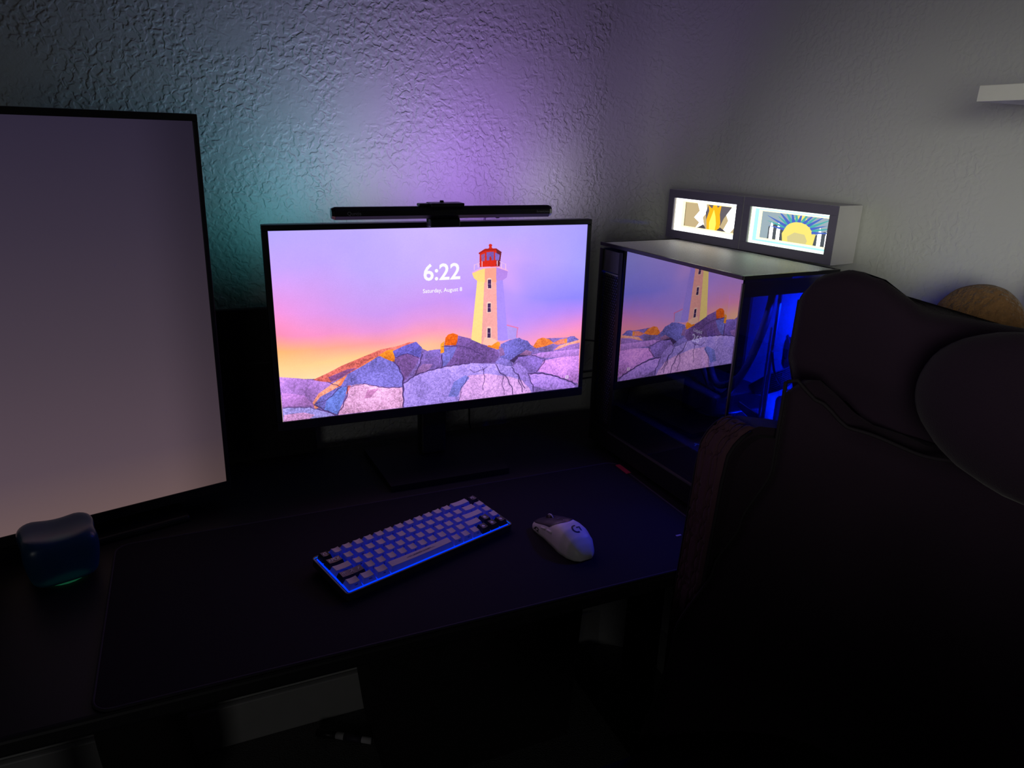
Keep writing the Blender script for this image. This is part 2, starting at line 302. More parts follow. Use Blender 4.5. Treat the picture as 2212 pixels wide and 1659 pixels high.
# ---------------------------------------------------------------- wallpaper picture of the wide monitor, drawn here
POLYS=[((118,92,165),0.5,0.0,[(0.0,0.75),(0.055,0.771),(0.102,0.779),(0.2,0.723),(0.301,0.666),(0.405,0.635),(0.458,0.685),(0.501,0.677),(0.534,0.606),(0.623,0.671),(0.681,0.714),(0.762,0.657),(0.824,0.711),(0.859,0.665),(0.979,0.676),(0.995,0.694),(1.0,1.008),(0.001,1.007)]),((158,112,190),0.45,0.15,[(0.0,0.75),(0.055,0.767),(0.139,0.805),(0.177,0.84),(0.096,0.954),(0.001,0.924)]),((176,120,200),0.4,0.0,[(0.004,0.838),(0.066,0.864),(0.092,0.925),(0.002,0.915)]),((206,98,92),0.6,0.15,[(0.095,0.783),(0.141,0.752),(0.181,0.72),(0.241,0.684),(0.302,0.648),(0.353,0.637),(0.392,0.62),(0.415,0.622),(0.384,0.641),(0.342,0.7),(0.301,0.684),(0.25,0.727),(0.199,0.769),(0.149,0.807),(0.12,0.797)]),((120,70,120),0.5,0.0,[(0.14,0.777),(0.2,0.742),(0.229,0.738),(0.179,0.784),(0.149,0.805)]),((235,120,84),0.4,0.0,[(0.093,0.902),(0.149,0.816),(0.219,0.754),(0.27,0.698),(0.291,0.683),(0.249,0.746),(0.177,0.84),(0.112,0.903)]),((232,140,120),0.5,0.0,[(0.09,0.911),(0.109,0.863),(0.159,0.808),(0.178,0.803),(0.136,0.906),(0.096,0.954)]),((236,128,40),0.5,0.0,[(0.296,0.679),(0.322,0.655),(0.342,0.654),(0.35,0.687),(0.345,0.725),(0.326,0.715)]),((98,88,182),0.5,0.0,[(0.34,0.663),(0.373,0.64),(0.415,0.62),(0.434,0.658),(0.428,0.714),(0.383,0.683),(0.347,0.701)]),((112,78,142),0.5,0.0,[(0.346,0.701),(0.383,0.683),(0.425,0.714),(0.409,0.768),(0.371,0.848),(0.36,0.769),(0.344,0.729)]),((112,102,186),0.55,0.1,[(0.199,0.769),(0.25,0.727),(0.296,0.684),(0.346,0.729),(0.364,0.775),(0.37,0.819),(0.37,0.876),(0.313,0.864),(0.247,0.834),(0.197,0.842),(0.163,0.997),(0.12,0.959),(0.095,0.921),(0.113,0.883),(0.178,0.83)]),((96,112,196),0.5,0.0,[(0.177,0.84),(0.197,0.842),(0.189,0.889),(0.163,0.997),(0.123,0.958),(0.132,0.905)]),((196,142,186),0.6,0.1,[(0.197,0.843),(0.222,0.832),(0.252,0.835),(0.277,0.851),(0.313,0.87),(0.368,0.879),(0.37,0.999),(0.163,0.999),(0.174,0.952),(0.191,0.908)]),((226,112,110),0.4,0.0,[(0.197,0.836),(0.207,0.836),(0.196,0.876),(0.19,0.884)]),((170,110,160),0.5,0.0,[(0.257,0.874),(0.292,0.871),(0.266,0.919),(0.246,0.919)]),((116,92,170),0.5,0.0,[(0.431,0.695),(0.458,0.676),(0.495,0.675),(0.498,0.711),(0.468,0.72),(0.436,0.723)]),((104,80,148),0.5,0.0,[(0.428,0.743),(0.468,0.72),(0.499,0.711),(0.498,0.783),(0.462,0.797),(0.411,0.812)]),((128,92,150),0.5,0.0,[(0.411,0.788),(0.436,0.753),(0.468,0.759),(0.452,0.799),(0.408,0.811)]),((112,80,150),0.5,0.1,[(0.5,0.782),(0.5,0.706),(0.509,0.631),(0.52,0.599),(0.55,0.603),(0.595,0.628),(0.64,0.669),(0.69,0.711),(0.698,0.742),(0.682,0.786),(0.595,0.778),(0.539,0.78)]),((102,96,176),0.4,0.0,[(0.5,0.779),(0.501,0.663),(0.55,0.67),(0.534,0.731),(0.512,0.776)]),((240,98,28),0.5,0.0,[(0.508,0.655),(0.511,0.612),(0.52,0.594),(0.536,0.588),(0.553,0.601),(0.551,0.637),(0.546,0.66)]),((238,140,44),0.4,0.0,[(0.494,0.7),(0.495,0.646),(0.507,0.631),(0.506,0.697)]),((150,126,214),0.5,0.12,[(0.372,0.858),(0.408,0.818),(0.446,0.799),(0.512,0.781),(0.595,0.775),(0.682,0.794),(0.747,0.82),(0.778,0.867),(0.804,0.928),(0.824,1.004),(0.685,1.009),(0.511,1.004),(0.37,1.0)]),((186,140,206),0.5,0.0,[(0.557,1.003),(0.562,0.913),(0.59,0.849),(0.653,0.85),(0.743,0.886),(0.798,0.927),(0.821,1.003),(0.685,1.004)]),((110,108,190),0.45,0.0,[(0.52,0.965),(0.539,0.879),(0.579,0.846),(0.593,0.864),(0.565,0.924),(0.551,0.972)]),((124,106,190),0.5,0.0,[(0.682,0.789),(0.699,0.762),(0.726,0.764),(0.747,0.8),(0.744,0.82),(0.718,0.812)]),((140,112,196),0.5,0.0,[(0.749,0.816),(0.765,0.798),(0.787,0.817),(0.803,0.866),(0.822,0.942),(0.821,0.984),(0.798,0.948),(0.767,0.88)]),((104,96,180),0.55,0.0,[(0.699,0.757),(0.701,0.678),(0.733,0.657),(0.768,0.648),(0.777,0.659),(0.799,0.672),(0.817,0.715),(0.807,0.764),(0.77,0.763),(0.741,0.784)]),((70,52,100),0.3,0.0,[(0.735,0.783),(0.764,0.752),(0.8,0.732),(0.795,0.772),(0.765,0.772),(0.75,0.801)]),((140,96,150),0.4,0.0,[(0.77,0.753),(0.794,0.726),(0.815,0.74),(0.81,0.764)]),((240,128,40),0.4,0.0,[(0.653,0.685),(0.666,0.663),(0.68,0.648),(0.698,0.667),(0.699,0.697),(0.693,0.708)]),((128,92,150),0.4,0.0,[(0.695,0.687),(0.71,0.704),(0.717,0.745),(0.699,0.752)]),((238,120,58),0.5,0.0,[(0.819,0.71),(0.835,0.667),(0.853,0.659),(0.878,0.673),(0.897,0.701),(0.861,0.716),(0.83,0.722)]),((104,84,140),0.5,0.0,[(0.83,0.727),(0.861,0.716),(0.904,0.707),(0.892,0.746),(0.874,0.752),(0.849,0.745)]),((212,112,100),0.5,0.0,[(0.891,0.7),(0.922,0.679),(0.947,0.677),(0.945,0.708),(0.91,0.713)]),((110,96,176),0.5,0.0,[(0.941,0.676),(0.959,0.666),(0.975,0.668),(0.987,0.691),(0.954,0.706)]),((242,140,70),0.3,0.0,[(0.937,0.679),(0.947,0.676),(0.947,0.705),(0.938,0.707)]),((226,140,128),0.4,0.0,[(0.896,0.747),(0.917,0.719),(0.954,0.706),(0.997,0.692),(0.997,0.712),(0.955,0.72),(0.917,0.74)]),((140,100,176),0.5,0.0,[(0.905,0.748),(0.955,0.72),(0.997,0.712),(0.997,0.752),(0.949,0.75)]),((162,114,196),0.45,0.0,[(0.813,0.76),(0.855,0.751),(0.956,0.751),(0.997,0.752),(0.997,0.794),(0.925,0.793),(0.863,0.788)]),((126,98,182),0.5,0.1,[(0.764,0.767),(0.813,0.765),(0.856,0.792),(0.857,0.823),(0.837,0.872),(0.815,0.873),(0.778,0.82)]),((176,118,204),0.5,0.1,[(0.837,0.867),(0.863,0.804),(0.925,0.793),(0.997,0.794),(1.001,0.976),(0.969,0.959),(0.897,0.898)]),((156,118,210),0.5,0.0,[(0.806,0.877),(0.853,0.885),(0.903,0.91),(0.963,0.958),(0.99,0.984),(0.987,1.002),(0.881,0.996),(0.823,0.958)]),((152,140,216),0.5,0.0,[(0.003,0.921),(0.082,0.937),(0.115,0.963),(0.156,0.997),(0.075,1.004),(0.001,1.003)]),((196,140,196),0.5,0.0,[(0.004,0.962),(0.062,0.961),(0.095,0.982),(0.075,1.004),(0.002,1.002)]),((176,150,236),0.06,0.0,[(0.715,0.562),(0.762,0.589),(0.758,0.651),(0.724,0.654)]),((224,120,180),0.0,0.0,[(0.715,0.559),(0.763,0.585),(0.763,0.592),(0.715,0.566)]),((210,120,180),0.0,0.0,[(0.758,0.589),(0.762,0.589),(0.759,0.646),(0.756,0.646)]),((252,218,140),0.05,0.0,[(0.616,0.295),(0.643,0.297),(0.633,0.666),(0.617,0.651),(0.598,0.634)]),((242,166,164),0.1,0.0,[(0.642,0.22),(0.679,0.22),(0.69,0.661),(0.669,0.678),(0.633,0.666),(0.64,0.326)]),((246,190,170),0.06,0.0,[(0.643,0.63),(0.657,0.622),(0.69,0.656),(0.669,0.681),(0.637,0.669)]),((166,138,240),0.07,0.0,[(0.679,0.223),(0.703,0.299),(0.711,0.408),(0.727,0.655),(0.706,0.659),(0.69,0.651)]),((250,214,128),0.05,0.0,[(0.598,0.251),(0.641,0.229),(0.642,0.262),(0.642,0.308),(0.618,0.3),(0.605,0.282)]),((244,160,140),0.06,0.0,[(0.641,0.227),(0.681,0.224),(0.682,0.311),(0.642,0.308)]),((178,132,226),0.06,0.0,[(0.68,0.224),(0.72,0.25),(0.717,0.287),(0.704,0.301),(0.681,0.301)]),((232,170,224),0.0,0.0,[(0.598,0.248),(0.631,0.222),(0.681,0.218),(0.72,0.245),(0.721,0.253),(0.681,0.227),(0.633,0.231),(0.599,0.255)]),((214,44,30),0.12,0.0,[(0.623,0.144),(0.641,0.125),(0.678,0.123),(0.696,0.142),(0.692,0.222),(0.624,0.221)]),((176,36,28),0.1,0.0,[(0.62,0.142),(0.641,0.121),(0.679,0.121),(0.697,0.142),(0.696,0.151),(0.678,0.132),(0.641,0.133),(0.621,0.151)]),((110,40,50),0.1,0.0,[(0.678,0.123),(0.697,0.142),(0.694,0.182),(0.692,0.222),(0.679,0.218),(0.681,0.15)]),((206,46,34),0.0,0.0,[(0.652,0.121),(0.655,0.113),(0.653,0.101),(0.656,0.095),(0.661,0.096),(0.665,0.101),(0.663,0.113),(0.667,0.122)]),((124,88,170),0.2,0.0,[(0.646,0.14),(0.671,0.139),(0.671,0.186),(0.647,0.186)]),((150,90,150),0.2,0.0,[(0.628,0.154),(0.641,0.145),(0.641,0.189),(0.63,0.19)]),((132,104,196),0.2,0.0,[(0.675,0.143),(0.691,0.157),(0.689,0.189),(0.676,0.185)]),((190,40,30),0.0,0.0,[(0.656,0.173),(0.659,0.161),(0.663,0.173),(0.663,0.186),(0.656,0.186)]),((244,200,190),0,0.0,[(0.65,0.289),(0.657,0.284),(0.665,0.29),(0.666,0.349),(0.65,0.347)]),((66,44,88),0.25,0.0,[(0.652,0.295),(0.663,0.295),(0.664,0.344),(0.653,0.343)]),((170,120,170),0,0.0,[(0.653,0.318),(0.663,0.319),(0.663,0.321),(0.653,0.321)]),((244,200,190),0,0.0,[(0.65,0.424),(0.658,0.419),(0.666,0.426),(0.666,0.486),(0.65,0.484)]),((66,44,88),0.25,0.0,[(0.653,0.43),(0.663,0.431),(0.664,0.481),(0.653,0.48)]),((170,120,170),0,0.0,[(0.653,0.454),(0.664,0.455),(0.664,0.458),(0.653,0.457)]),((244,200,190),0,0.0,[(0.651,0.569),(0.659,0.565),(0.667,0.571),(0.667,0.639),(0.651,0.636)]),((66,44,88),0.25,0.0,[(0.654,0.575),(0.664,0.577),(0.665,0.633),(0.654,0.632)]),((170,120,170),0,0.0,[(0.654,0.603),(0.665,0.604),(0.665,0.607),(0.654,0.606)]),((240,190,220),0,0.0,[(0.605,0.206),(0.607,0.206),(0.607,0.236),(0.605,0.236)]),((240,190,220),0,0.0,[(0.617,0.203),(0.62,0.204),(0.62,0.225),(0.618,0.225)]),((240,190,220),0,0.0,[(0.63,0.19),(0.633,0.19),(0.633,0.222),(0.631,0.222)]),((240,190,220),0,0.0,[(0.681,0.189),(0.684,0.189),(0.684,0.219),(0.682,0.218)]),((240,190,220),0,0.0,[(0.696,0.205),(0.698,0.206),(0.699,0.233),(0.696,0.233)]),((240,190,220),0,0.0,[(0.711,0.209),(0.713,0.209),(0.714,0.241),(0.711,0.241)]),((236,190,224),0,0.0,[(0.606,0.208),(0.624,0.195),(0.624,0.198),(0.606,0.211)]),((236,190,224),0,0.0,[(0.691,0.193),(0.712,0.211),(0.713,0.214),(0.691,0.196)])]
CRACKS=[(3,[(0.372,0.858),(0.408,0.816),(0.446,0.799),(0.512,0.781),(0.595,0.775)]),(4,[(0.37,0.819),(0.369,0.999)]),(3,[(0.685,0.8),(0.7,0.848),(0.725,0.883),(0.744,0.948),(0.751,1.002)]),(3,[(0.742,0.825),(0.767,0.88),(0.793,0.968)]),(2,[(0.59,0.854),(0.568,0.914),(0.557,0.998)]),(3,[(0.766,0.87),(0.773,0.923),(0.787,0.988)]),(2,[(0.593,0.814),(0.604,0.831),(0.624,0.83),(0.653,0.81)]),(4,[(0.806,0.877),(0.853,0.883),(0.91,0.911),(0.969,0.959),(0.991,0.982)]),(3,[(0.837,0.87),(0.86,0.819),(0.869,0.794)]),(3,[(0.803,0.876),(0.823,0.953),(0.827,0.996)]),(3,[(0.344,0.725),(0.361,0.77),(0.37,0.819)]),(2,[(0.197,0.843),(0.247,0.834),(0.313,0.87),(0.368,0.878)]),(3,[(0.163,0.997),(0.191,0.908),(0.197,0.845)]),(3,[(0.095,0.921),(0.12,0.959),(0.163,0.999)]),(2,[(0.003,0.921),(0.082,0.936),(0.115,0.963)]),(3,[(0.5,0.782),(0.5,0.706)]),(2,[(0.346,0.701),(0.383,0.683),(0.425,0.714)]),(2,[(0.55,0.661),(0.584,0.68),(0.641,0.733)]),(2,[(0.501,0.66),(0.55,0.667)]),(2,[(0.636,0.807),(0.648,0.859),(0.64,0.949)]),(2,[(0.712,0.87),(0.711,0.942),(0.72,0.995)]),(3,[(0.41,0.812),(0.428,0.743),(0.433,0.696)]),(2,[(0.813,0.76),(0.856,0.79),(0.863,0.788)]),(2,[(0.764,0.767),(0.741,0.789),(0.744,0.82)]),(2,[(0.139,0.805),(0.177,0.84),(0.132,0.905),(0.095,0.921)])]

IW, IH = 1280, 720
def fbm(w_, h_, cells, octaves=4, seed=0):
    rng = np.random.RandomState(seed); out = np.zeros((h_, w_)); amp = 1.0; tot = 0
    for o_ in range(octaves):
        gx, gy = max(2, int(cells*2**o_)), max(2, int(cells*2**o_*h_/w_))
        g = rng.rand(gy+2, gx+2); xs = np.linspace(0, gx, w_, endpoint=False); ys = np.linspace(0, gy, h_, endpoint=False)
        xi, yi = xs.astype(int), ys.astype(int); fx, fy = xs-xi, ys-yi; fx = fx*fx*(3-2*fx); fy = fy*fy*(3-2*fy)
        a = g[yi][:, xi]; b = g[yi][:, xi+1]; c = g[yi+1][:, xi]; d = g[yi+1][:, xi+1]
        out += amp*((a*(1-fx)+b*fx)*(1-fy)[:, None]+(c*(1-fx)+d*fx)*fy[:, None]); tot += amp; amp *= .55
    return out/tot
def wallpaper():
    rows = [(0, [(178,165,255),(190,172,255),(198,175,252),(180,165,255),(165,155,255)]),
            (.2, [(192,160,250),(188,165,248),(195,168,245),(196,160,248),(160,155,255)]),
            (.4, [(235,145,218),(205,152,238),(200,148,238),(158,140,252),(140,132,252)]),
            (.5, [(252,140,180),(232,148,215),(218,150,226),(176,142,246),(190,135,238)]),
            (.58, [(255,180,115),(255,160,160),(240,150,196),(200,146,236),(235,140,210)]),
            (.66, [(255,208,145),(255,198,140),(255,180,150),(235,150,200),(255,150,180)]),
            (.78, [(255,224,178),(255,215,165),(255,200,140),(250,160,170),(255,150,150)]),
            (1.0, [(255,224,178),(255,215,165),(255,200,140),(250,160,170),(255,150,150)])]
    u = (np.arange(IW)+.5)/IW; v = (np.arange(IH)+.5)/IH; U, V = np.meshgrid(u, v)
    fine0 = np.random.RandomState(4).rand(IH, IW)-.5
    n1 = fbm(IW, IH, 3, 4, 1)-.5; n2 = fbm(IW, IH, 5, 5, 2)-.5
    vv = np.clip(V+.10*n1+.03*np.sin(U*9+V*6)+.04*(U-.5)*(V-.3), 0, .999)
    rv = np.array([r[0] for r in rows]); cols = np.array([r[1] for r in rows], float)
    k = np.clip(np.searchsorted(rv, vv, 'right')-1, 0, len(rv)-2); t = (vv-rv[k])/(rv[k+1]-rv[k])
    uu = np.clip(U*4, 0, 3.999); j = uu.astype(int); s = (uu-j)
    t = t[..., None]; s = s[..., None]
    img = (cols[k, j]*(1-s)+cols[k, j+1]*s)*(1-t)+(cols[k+1, j]*(1-s)+cols[k+1, j+1]*s)*t
    img = img*(1+.10*n2[..., None])
    img = img*(1+.05*fine0[..., None])
    # pink cloud streak right of the tower
    st = np.exp(-((U-.735-.25*(V-.35))/.05)**2-((V-.30)/.13)**2)[..., None]; img = img*(1-.5*st)+np.array([225,165,240])*.5*st
    nz = fbm(IW, IH, 14, 5, 5)-.5; fine = np.random.RandomState(9).rand(IH, IW)-.5; mid = fbm(IW, IH, 220, 2, 8)-.5
    def mask(pts):
        px = np.array([p[0] for p in pts])*IW; py = np.array([p[1] for p in pts])*IH
        x0, x1 = int(max(0, px.min())), int(min(IW, px.max()+2)); y0, y1 = int(max(0, py.min())), int(min(IH, py.max()+2))
        if x1 <= x0 or y1 <= y0: return None
        X, Y = np.meshgrid(np.arange(x0, x1)+.5, np.arange(y0, y1)+.5); m = np.zeros(X.shape, bool)
        for i in range(len(px)):
            xa, ya, xb, yb = px[i], py[i], px[i-1], py[i-1]
            if ya == yb: continue
            c = (ya > Y) != (yb > Y); m ^= c & (X < (xb-xa)*(Y-ya)/(yb-ya)+xa)
        return m, x0, x1, y0, y1, Y, py.min(), py.max()
    for col, amp, g, pts in POLYS:
        r = mask(pts)
        if r is None: continue
        m, x0, x1, y0, y1, Y, a, b = r
        base = np.array(col, float)[None, None]*np.ones(m.shape+(1,))*(1.10 if amp > .3 else 1.0)
        tt = ((Y-a)/(b-a+1e-6))[..., None]
        f = 1+amp*(1.0*nz[y0:y1, x0:x1]+.85*fine[y0:y1, x0:x1]+.8*mid[y0:y1, x0:x1])[..., None]+g*(.5-tt)+(amp > .3)*.16*(.45-tt)
        c = np.clip(base*f, 0, 255); img[y0:y1, x0:x1][m] = c[m]
    for wd, pts in CRACKS:
        q = np.array(pts)*[IW, IH]
        for a, b in zip(q[:-1], q[1:]):
            n = int(np.hypot(*(b-a)))*2+2
            for t_ in np.linspace(0, 1, n):
                x, y = a+(b-a)*t_; x += 2.0*math.sin(y*.13)+1.3*math.sin(x*.31); y += 1.5*math.sin(x*.17)
                rr = wd*.55
                xs = slice(max(0, int(x-rr)), max(0, int(x+rr)+1)); ys = slice(max(0, int(y-rr)), max(0, int(y+rr)+1))
                img[ys, xs] = img[ys, xs]*.86+np.array([60, 40, 90])*.14
    img = np.clip(img, 0, 255)/255
    out = np.ones((IH, IW, 4), np.float32); out[..., :3] = img[::-1]
    im = bpy.data.images.new('lighthouse_picture', IW, IH); im.pixels.foreach_set(out.ravel()); im.update(); im.pack(); return im
def screen_mat():
    m = bpy.data.materials.new('lit_lighthouse_screen'); m.use_nodes = True; nt = m.node_tree
    nt.nodes.remove(nt.nodes['Principled BSDF'])
    e = _n(nt, 'ShaderNodeEmission'); t = _n(nt, 'ShaderNodeTexImage'); t.image = wallpaper(); t.extension = 'EXTEND'
    nt.links.new(t.outputs[0], e.inputs[0]); e.inputs[1].default_value = 1.12
    nt.links.new(e.outputs[0], nt.nodes['Material Output'].inputs[0]); return m
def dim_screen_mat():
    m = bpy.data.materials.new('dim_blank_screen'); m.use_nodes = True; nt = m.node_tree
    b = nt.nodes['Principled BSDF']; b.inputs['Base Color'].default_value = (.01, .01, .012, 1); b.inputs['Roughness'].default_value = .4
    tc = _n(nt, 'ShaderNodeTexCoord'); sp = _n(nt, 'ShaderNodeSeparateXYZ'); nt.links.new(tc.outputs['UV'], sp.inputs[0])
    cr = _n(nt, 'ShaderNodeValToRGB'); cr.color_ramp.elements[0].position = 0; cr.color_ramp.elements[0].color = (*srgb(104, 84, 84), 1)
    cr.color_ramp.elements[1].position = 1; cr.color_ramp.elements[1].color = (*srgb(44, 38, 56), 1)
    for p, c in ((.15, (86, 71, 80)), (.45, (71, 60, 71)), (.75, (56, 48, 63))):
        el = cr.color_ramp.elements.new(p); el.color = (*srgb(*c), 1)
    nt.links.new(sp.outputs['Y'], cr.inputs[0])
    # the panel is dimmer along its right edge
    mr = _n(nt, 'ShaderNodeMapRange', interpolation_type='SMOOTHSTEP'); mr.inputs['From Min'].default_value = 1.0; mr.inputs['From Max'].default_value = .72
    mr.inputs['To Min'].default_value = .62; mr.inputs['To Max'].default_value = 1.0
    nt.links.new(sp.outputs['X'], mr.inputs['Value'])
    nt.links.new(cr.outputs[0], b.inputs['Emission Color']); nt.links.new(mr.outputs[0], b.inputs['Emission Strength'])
    return m
def uvquad(x0, x1, z0, z1, y):
    bm = bmesh.new(); uv = bm.loops.layers.uv.new('UVMap')
    vs_ = [bm.verts.new(p) for p in ((x0, y, z0), (x1, y, z0), (x1, y, z1), (x0, y, z1))]
    f = bm.faces.new(vs_)
    for l, c in zip(f.loops, ((0, 0), (1, 0), (1, 1), (0, 1))): l[uv].uv = c
    return bm
def frame_bm(x0, x1, z0, z1, bl, br, bt, bb, y0, y1, bev=.0015):
    bm = bmesh.new()
    box(bm, x0-bl, x1+br, y0, y1, z1, z1+bt, bev); box(bm, x0-bl, x1+br, y0, y1, z0-bb, z0, bev)
    box(bm, x0-bl, x0, y0, y1, z0, z1, bev); box(bm, x1, x1+br, y0, y1, z0, z1, bev); return bm

# wide monitor -------------------------------------------------------
mon = thing('monitor', 'black landscape monitor showing a lighthouse on rocks at sunset', 'monitor', (.418, 1.265, .74), R(-.31))
hw, z0, z1 = .2988, .1439, .4801
obj('bezel', frame_bm(-hw, hw, z0, z1, .010, .009, .010, .018, -.004, .014), M['black'], mon)
scr = obj('screen', uvquad(-hw, hw, z0, z1, -.0015), screen_mat(), mon); scr['label'] = 'lit screen picturing a white lighthouse with a red lantern above pink and blue rocks'
bm = bmesh.new(); box(bm, -hw-.008, hw+.008, .0145, .040, z0-.015, z1+.008, .006, 3); box(bm, -.17, .17, .04, .056, z0+.04, z1-.07, .01, 3); obj('back_shell', bm, M['black'], mon)
bm = bmesh.new(); box(bm, -.0275, .0275, .057, .085, .012, .36, .006, 3); obj('stand_neck', bm, M['black'], mon)
bm = bmesh.new(); prism(bm, [(-.12, -.06), (.12, -.06), (.13, .13), (-.13, .13)], 0, .012, 'xy'); obj('stand_base', bm, M['black'], mon)
bm = bmesh.new(); box(bm, -hw+.015, hw-.015, .0565, .060, z1-.055, z1-.045, .001); box(bm, -hw+.012, -hw+.022, .0405, .044, z0+.06, z1-.06, .001)
o = obj('led_strip', bm, mat('led_strip_tape', (.5, .5, .5), .5), mon)
def screen_text(name, s, size, u, v, bold, sx=1.0, al='LEFT'):
    bm = text_bm(s, size, bold, .0001, al, sx); xf(bm, Matrix.Translation((-hw+u*2*hw, -.0020, z1-v*(z1-z0))) @ FRONT)
    return obj(name, bm, M['scrw'], scr)
M['scrw'] = emat('white_screen_text', (1, .97, 1), 1.0)
screen_text('clock_text', '6:22', .0420, .500, .243, .0008, 1.0, 'CENTER')
screen_text('date_text', 'Saturday, August 8', .0105, .502, .340, .00010, .96, 'CENTER')
bm = bmesh.new(); xx, zz = -hw+.953*2*hw, z1-.925*(z1-z0)
for a, b, c, d in ((-.003, .003, .0022, .003), (-.003, .003, -.003, -.0022), (-.003, -.002, -.003, .003), (.002, .003, -.003, .003)): box(bm, xx+a, xx+b, -.0021, -.0019, zz+c, zz+d)
obj('status_icon', bm, M['scrw'], scr)

# light bar on top of the monitor -------------------------------------
lb = thing('light_bar', 'black monitor light bar clipped across the top of the wide monitor', 'lamp', (.4205, 1.24, 1.2495))
oct_ = [(.0112*math.cos(R(22.5+45*k)), .0112*math.sin(R(22.5+45*k))) for k in range(8)]
bm = bmesh.new(); prism(bm, oct_, -.196, .196, 'yz'); obj('bar', bm, M['black'], lb)
for s in (-1, 1):
    bm = bmesh.new(); cyl(bm, (s*.1965, 0, 0), (s*.202, 0, 0), .0112, .0088, 8); xf(bm, Matrix.Rotation(R(22.5), 4, 'X')); obj('end_cap', bm, M['gloss'], lb)
bm = bmesh.new(); box(bm, -.033, .028, -.0125, .0135, .0095, .0160, .0012); box(bm, -.033, .028, .0120, .018, -.02, .0160, .0012)
obj('clip_hood', bm, M['black'], lb)
bm = bmesh.new(); box(bm, -.033, .022, -.008, .008, -.0255, -.0118, .002); box(bm, -.052, -.0335, -.006, .012, .0100, .0150, .0015)
obj('mount', bm, M['black'], lb)
bm = bmesh.new(); box(bm, -.033, .022, .0075, .0200, -.0262, -.0182, .001)
obj('clip', bm, M['black'], lb)
bm = bmesh.new(); cyl(bm, (-.008, .006, .0155), (-.008, .006, .0195), .004, .0032, 14); obj('knob', bm, M['gloss'], lb, True)
def bar_text(s, size, x): 
    bm = text_bm(s, size, .00003, .00005, 'CENTER'); xf(bm, Matrix.Translation((x, -.01045, .0)) @ FRONT); return obj('printed_name', bm, M['silverd'], lb)
M['silverd'] = mat('grey_print', (.38, .37, .40), .5)
bar_text('Quntis', .0085, -.1655); bar_text('ScreenLinear', .0052, .183)
cb = bmesh.new(); tube(cb, [(x-.4205, y-1.24, z-1.2495) for x, y, z in [(.523, 1.249, 1.2385), (.524, 1.262, 1.2365), (.527, 1.325, 1.233), (.53, 1.37, 1.12), (.535, 1.42, .95), (.54, 1.44, .78), (.545, 1.445, .743)]], .0018, 6)
obj('cable', cb, M['black'], lb, True)

# portrait monitor ----------------------------------------------------
pm = thing('monitor', 'black upright monitor at the far left with a dim blank mauve screen', 'monitor', (.015, 1.258, .74), R(14.39))
tilt = Matrix.Rotation(R(2.5), 4, 'X')
TP = Matrix.Translation((0, 0, .0488)) @ tilt
w2, h2 = .336, .598
bm = frame_bm(-w2, 0, 0, h2, .008, .0075, .010, .018, -.003, .015, .001); obj('bezel', xf(bm, TP), M['black'], pm)
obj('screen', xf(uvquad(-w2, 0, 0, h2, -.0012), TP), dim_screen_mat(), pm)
bm = bmesh.new(); box(bm, -w2-.006, .006, .0155, .045, -.015, h2+.006, .006, 3); obj('back_shell', xf(bm, TP), M['black'], pm)
bm = bmesh.new(); box(bm, -.20, -.14, .055, .085, .012, .42, .006, 3); box(bm, -.21, -.13, .030, .06, .25, .40, .004); obj('stand_neck', bm, M['black'], pm)
bm = bmesh.new(); box(bm, -.27, -.07, -.02, .16, 0, .012, .004); obj('stand_base', bm, M['black'], pm)

# dark panel between the monitors, standing on the desk against the wall
bp_ = thing('panel', 'plain black panel standing on the desk between the two monitors', 'panel', (-.10, 1.437, .74))
bm = bmesh.new(); box(bm, -.42, .30, 0, .014, 0, .315, .004); obj('board', bm, M['panel'], bp_)
bm = bmesh.new(); box(bm, -.42, .30, -.002, 0, .205, .208); obj('seam', bm, M['black'], bp_)

# cables between the monitor and the computer
for k, (pts, r) in enumerate((([(.60, 1.33, 1.00), (.66, 1.37, .965), (.72, 1.375, .962), (.79, 1.31, .965)], .0022),
                              ([(.58, 1.33, .92), (.64, 1.40, .86), (.70, 1.40, .865), (.79, 1.31, .90)], .0028),
                              ([(.57, 1.33, .90), (.63, 1.39, .83), (.69, 1.40, .845), (.79, 1.31, .885)], .0022))):
    bm = bmesh.new(); tube(bm, pts, r, 6)
    tag(obj('cable', bm, M['black'], None, True), ('straight thin black cable crossing the gap between monitor and computer, highest of three', 'thicker black cable looping between monitor and computer, middle of three', 'black cable sagging lowest between monitor and computer')[k], 'cable', 'cables between monitor and computer')

# ---------------------------------------------------------------- keyboard
U_ = .01905
kb = thing('keyboard', 'compact white keyboard with dark accent keys and blue backlight on the desk mat', 'keyboard', (.285, .991, .7438), R(18.5))
TK = Matrix.Translation((0, 0, .0)) @ Matrix.Rotation(R(5.0), 4, 'X')   # the case slopes up to the back
KZ = .0165
def kf(bm): return xf(bm, Matrix.Translation((0, 0, .0048)) @ TK)
bm = bmesh.new(); prism(bm, rounded(.316, .106, .006, 4), .0, .0105, 'xy'); kf(bm); obj('case', bm, M['kbase'], kb)
def ring_bm(w0, h0, r0, w1, h1, r1, za, zb):
    bm = bmesh.new(); a = rounded(w0, h0, r0, 4); b = rounded(w1, h1, r1, 4); n = len(a)
    A0 = [bm.verts.new((x, y, za)) for x, y in a]; A1 = [bm.verts.new((x, y, zb)) for x, y in a]
    B0 = [bm.verts.new((x, y, za)) for x, y in b]; B1 = [bm.verts.new((x, y, zb)) for x, y in b]
    for i in range(n):
        k = (i+1) % n
        for f in ((A0[i], A0[k], A1[k], A1[i]), (A1[i], A1[k], B1[k], B1[i]), (B1[i], B1[k], B0[k], B0[i])): bm.faces.new(f)
    bmesh.ops.recalc_face_normals(bm, faces=bm.faces); return bm
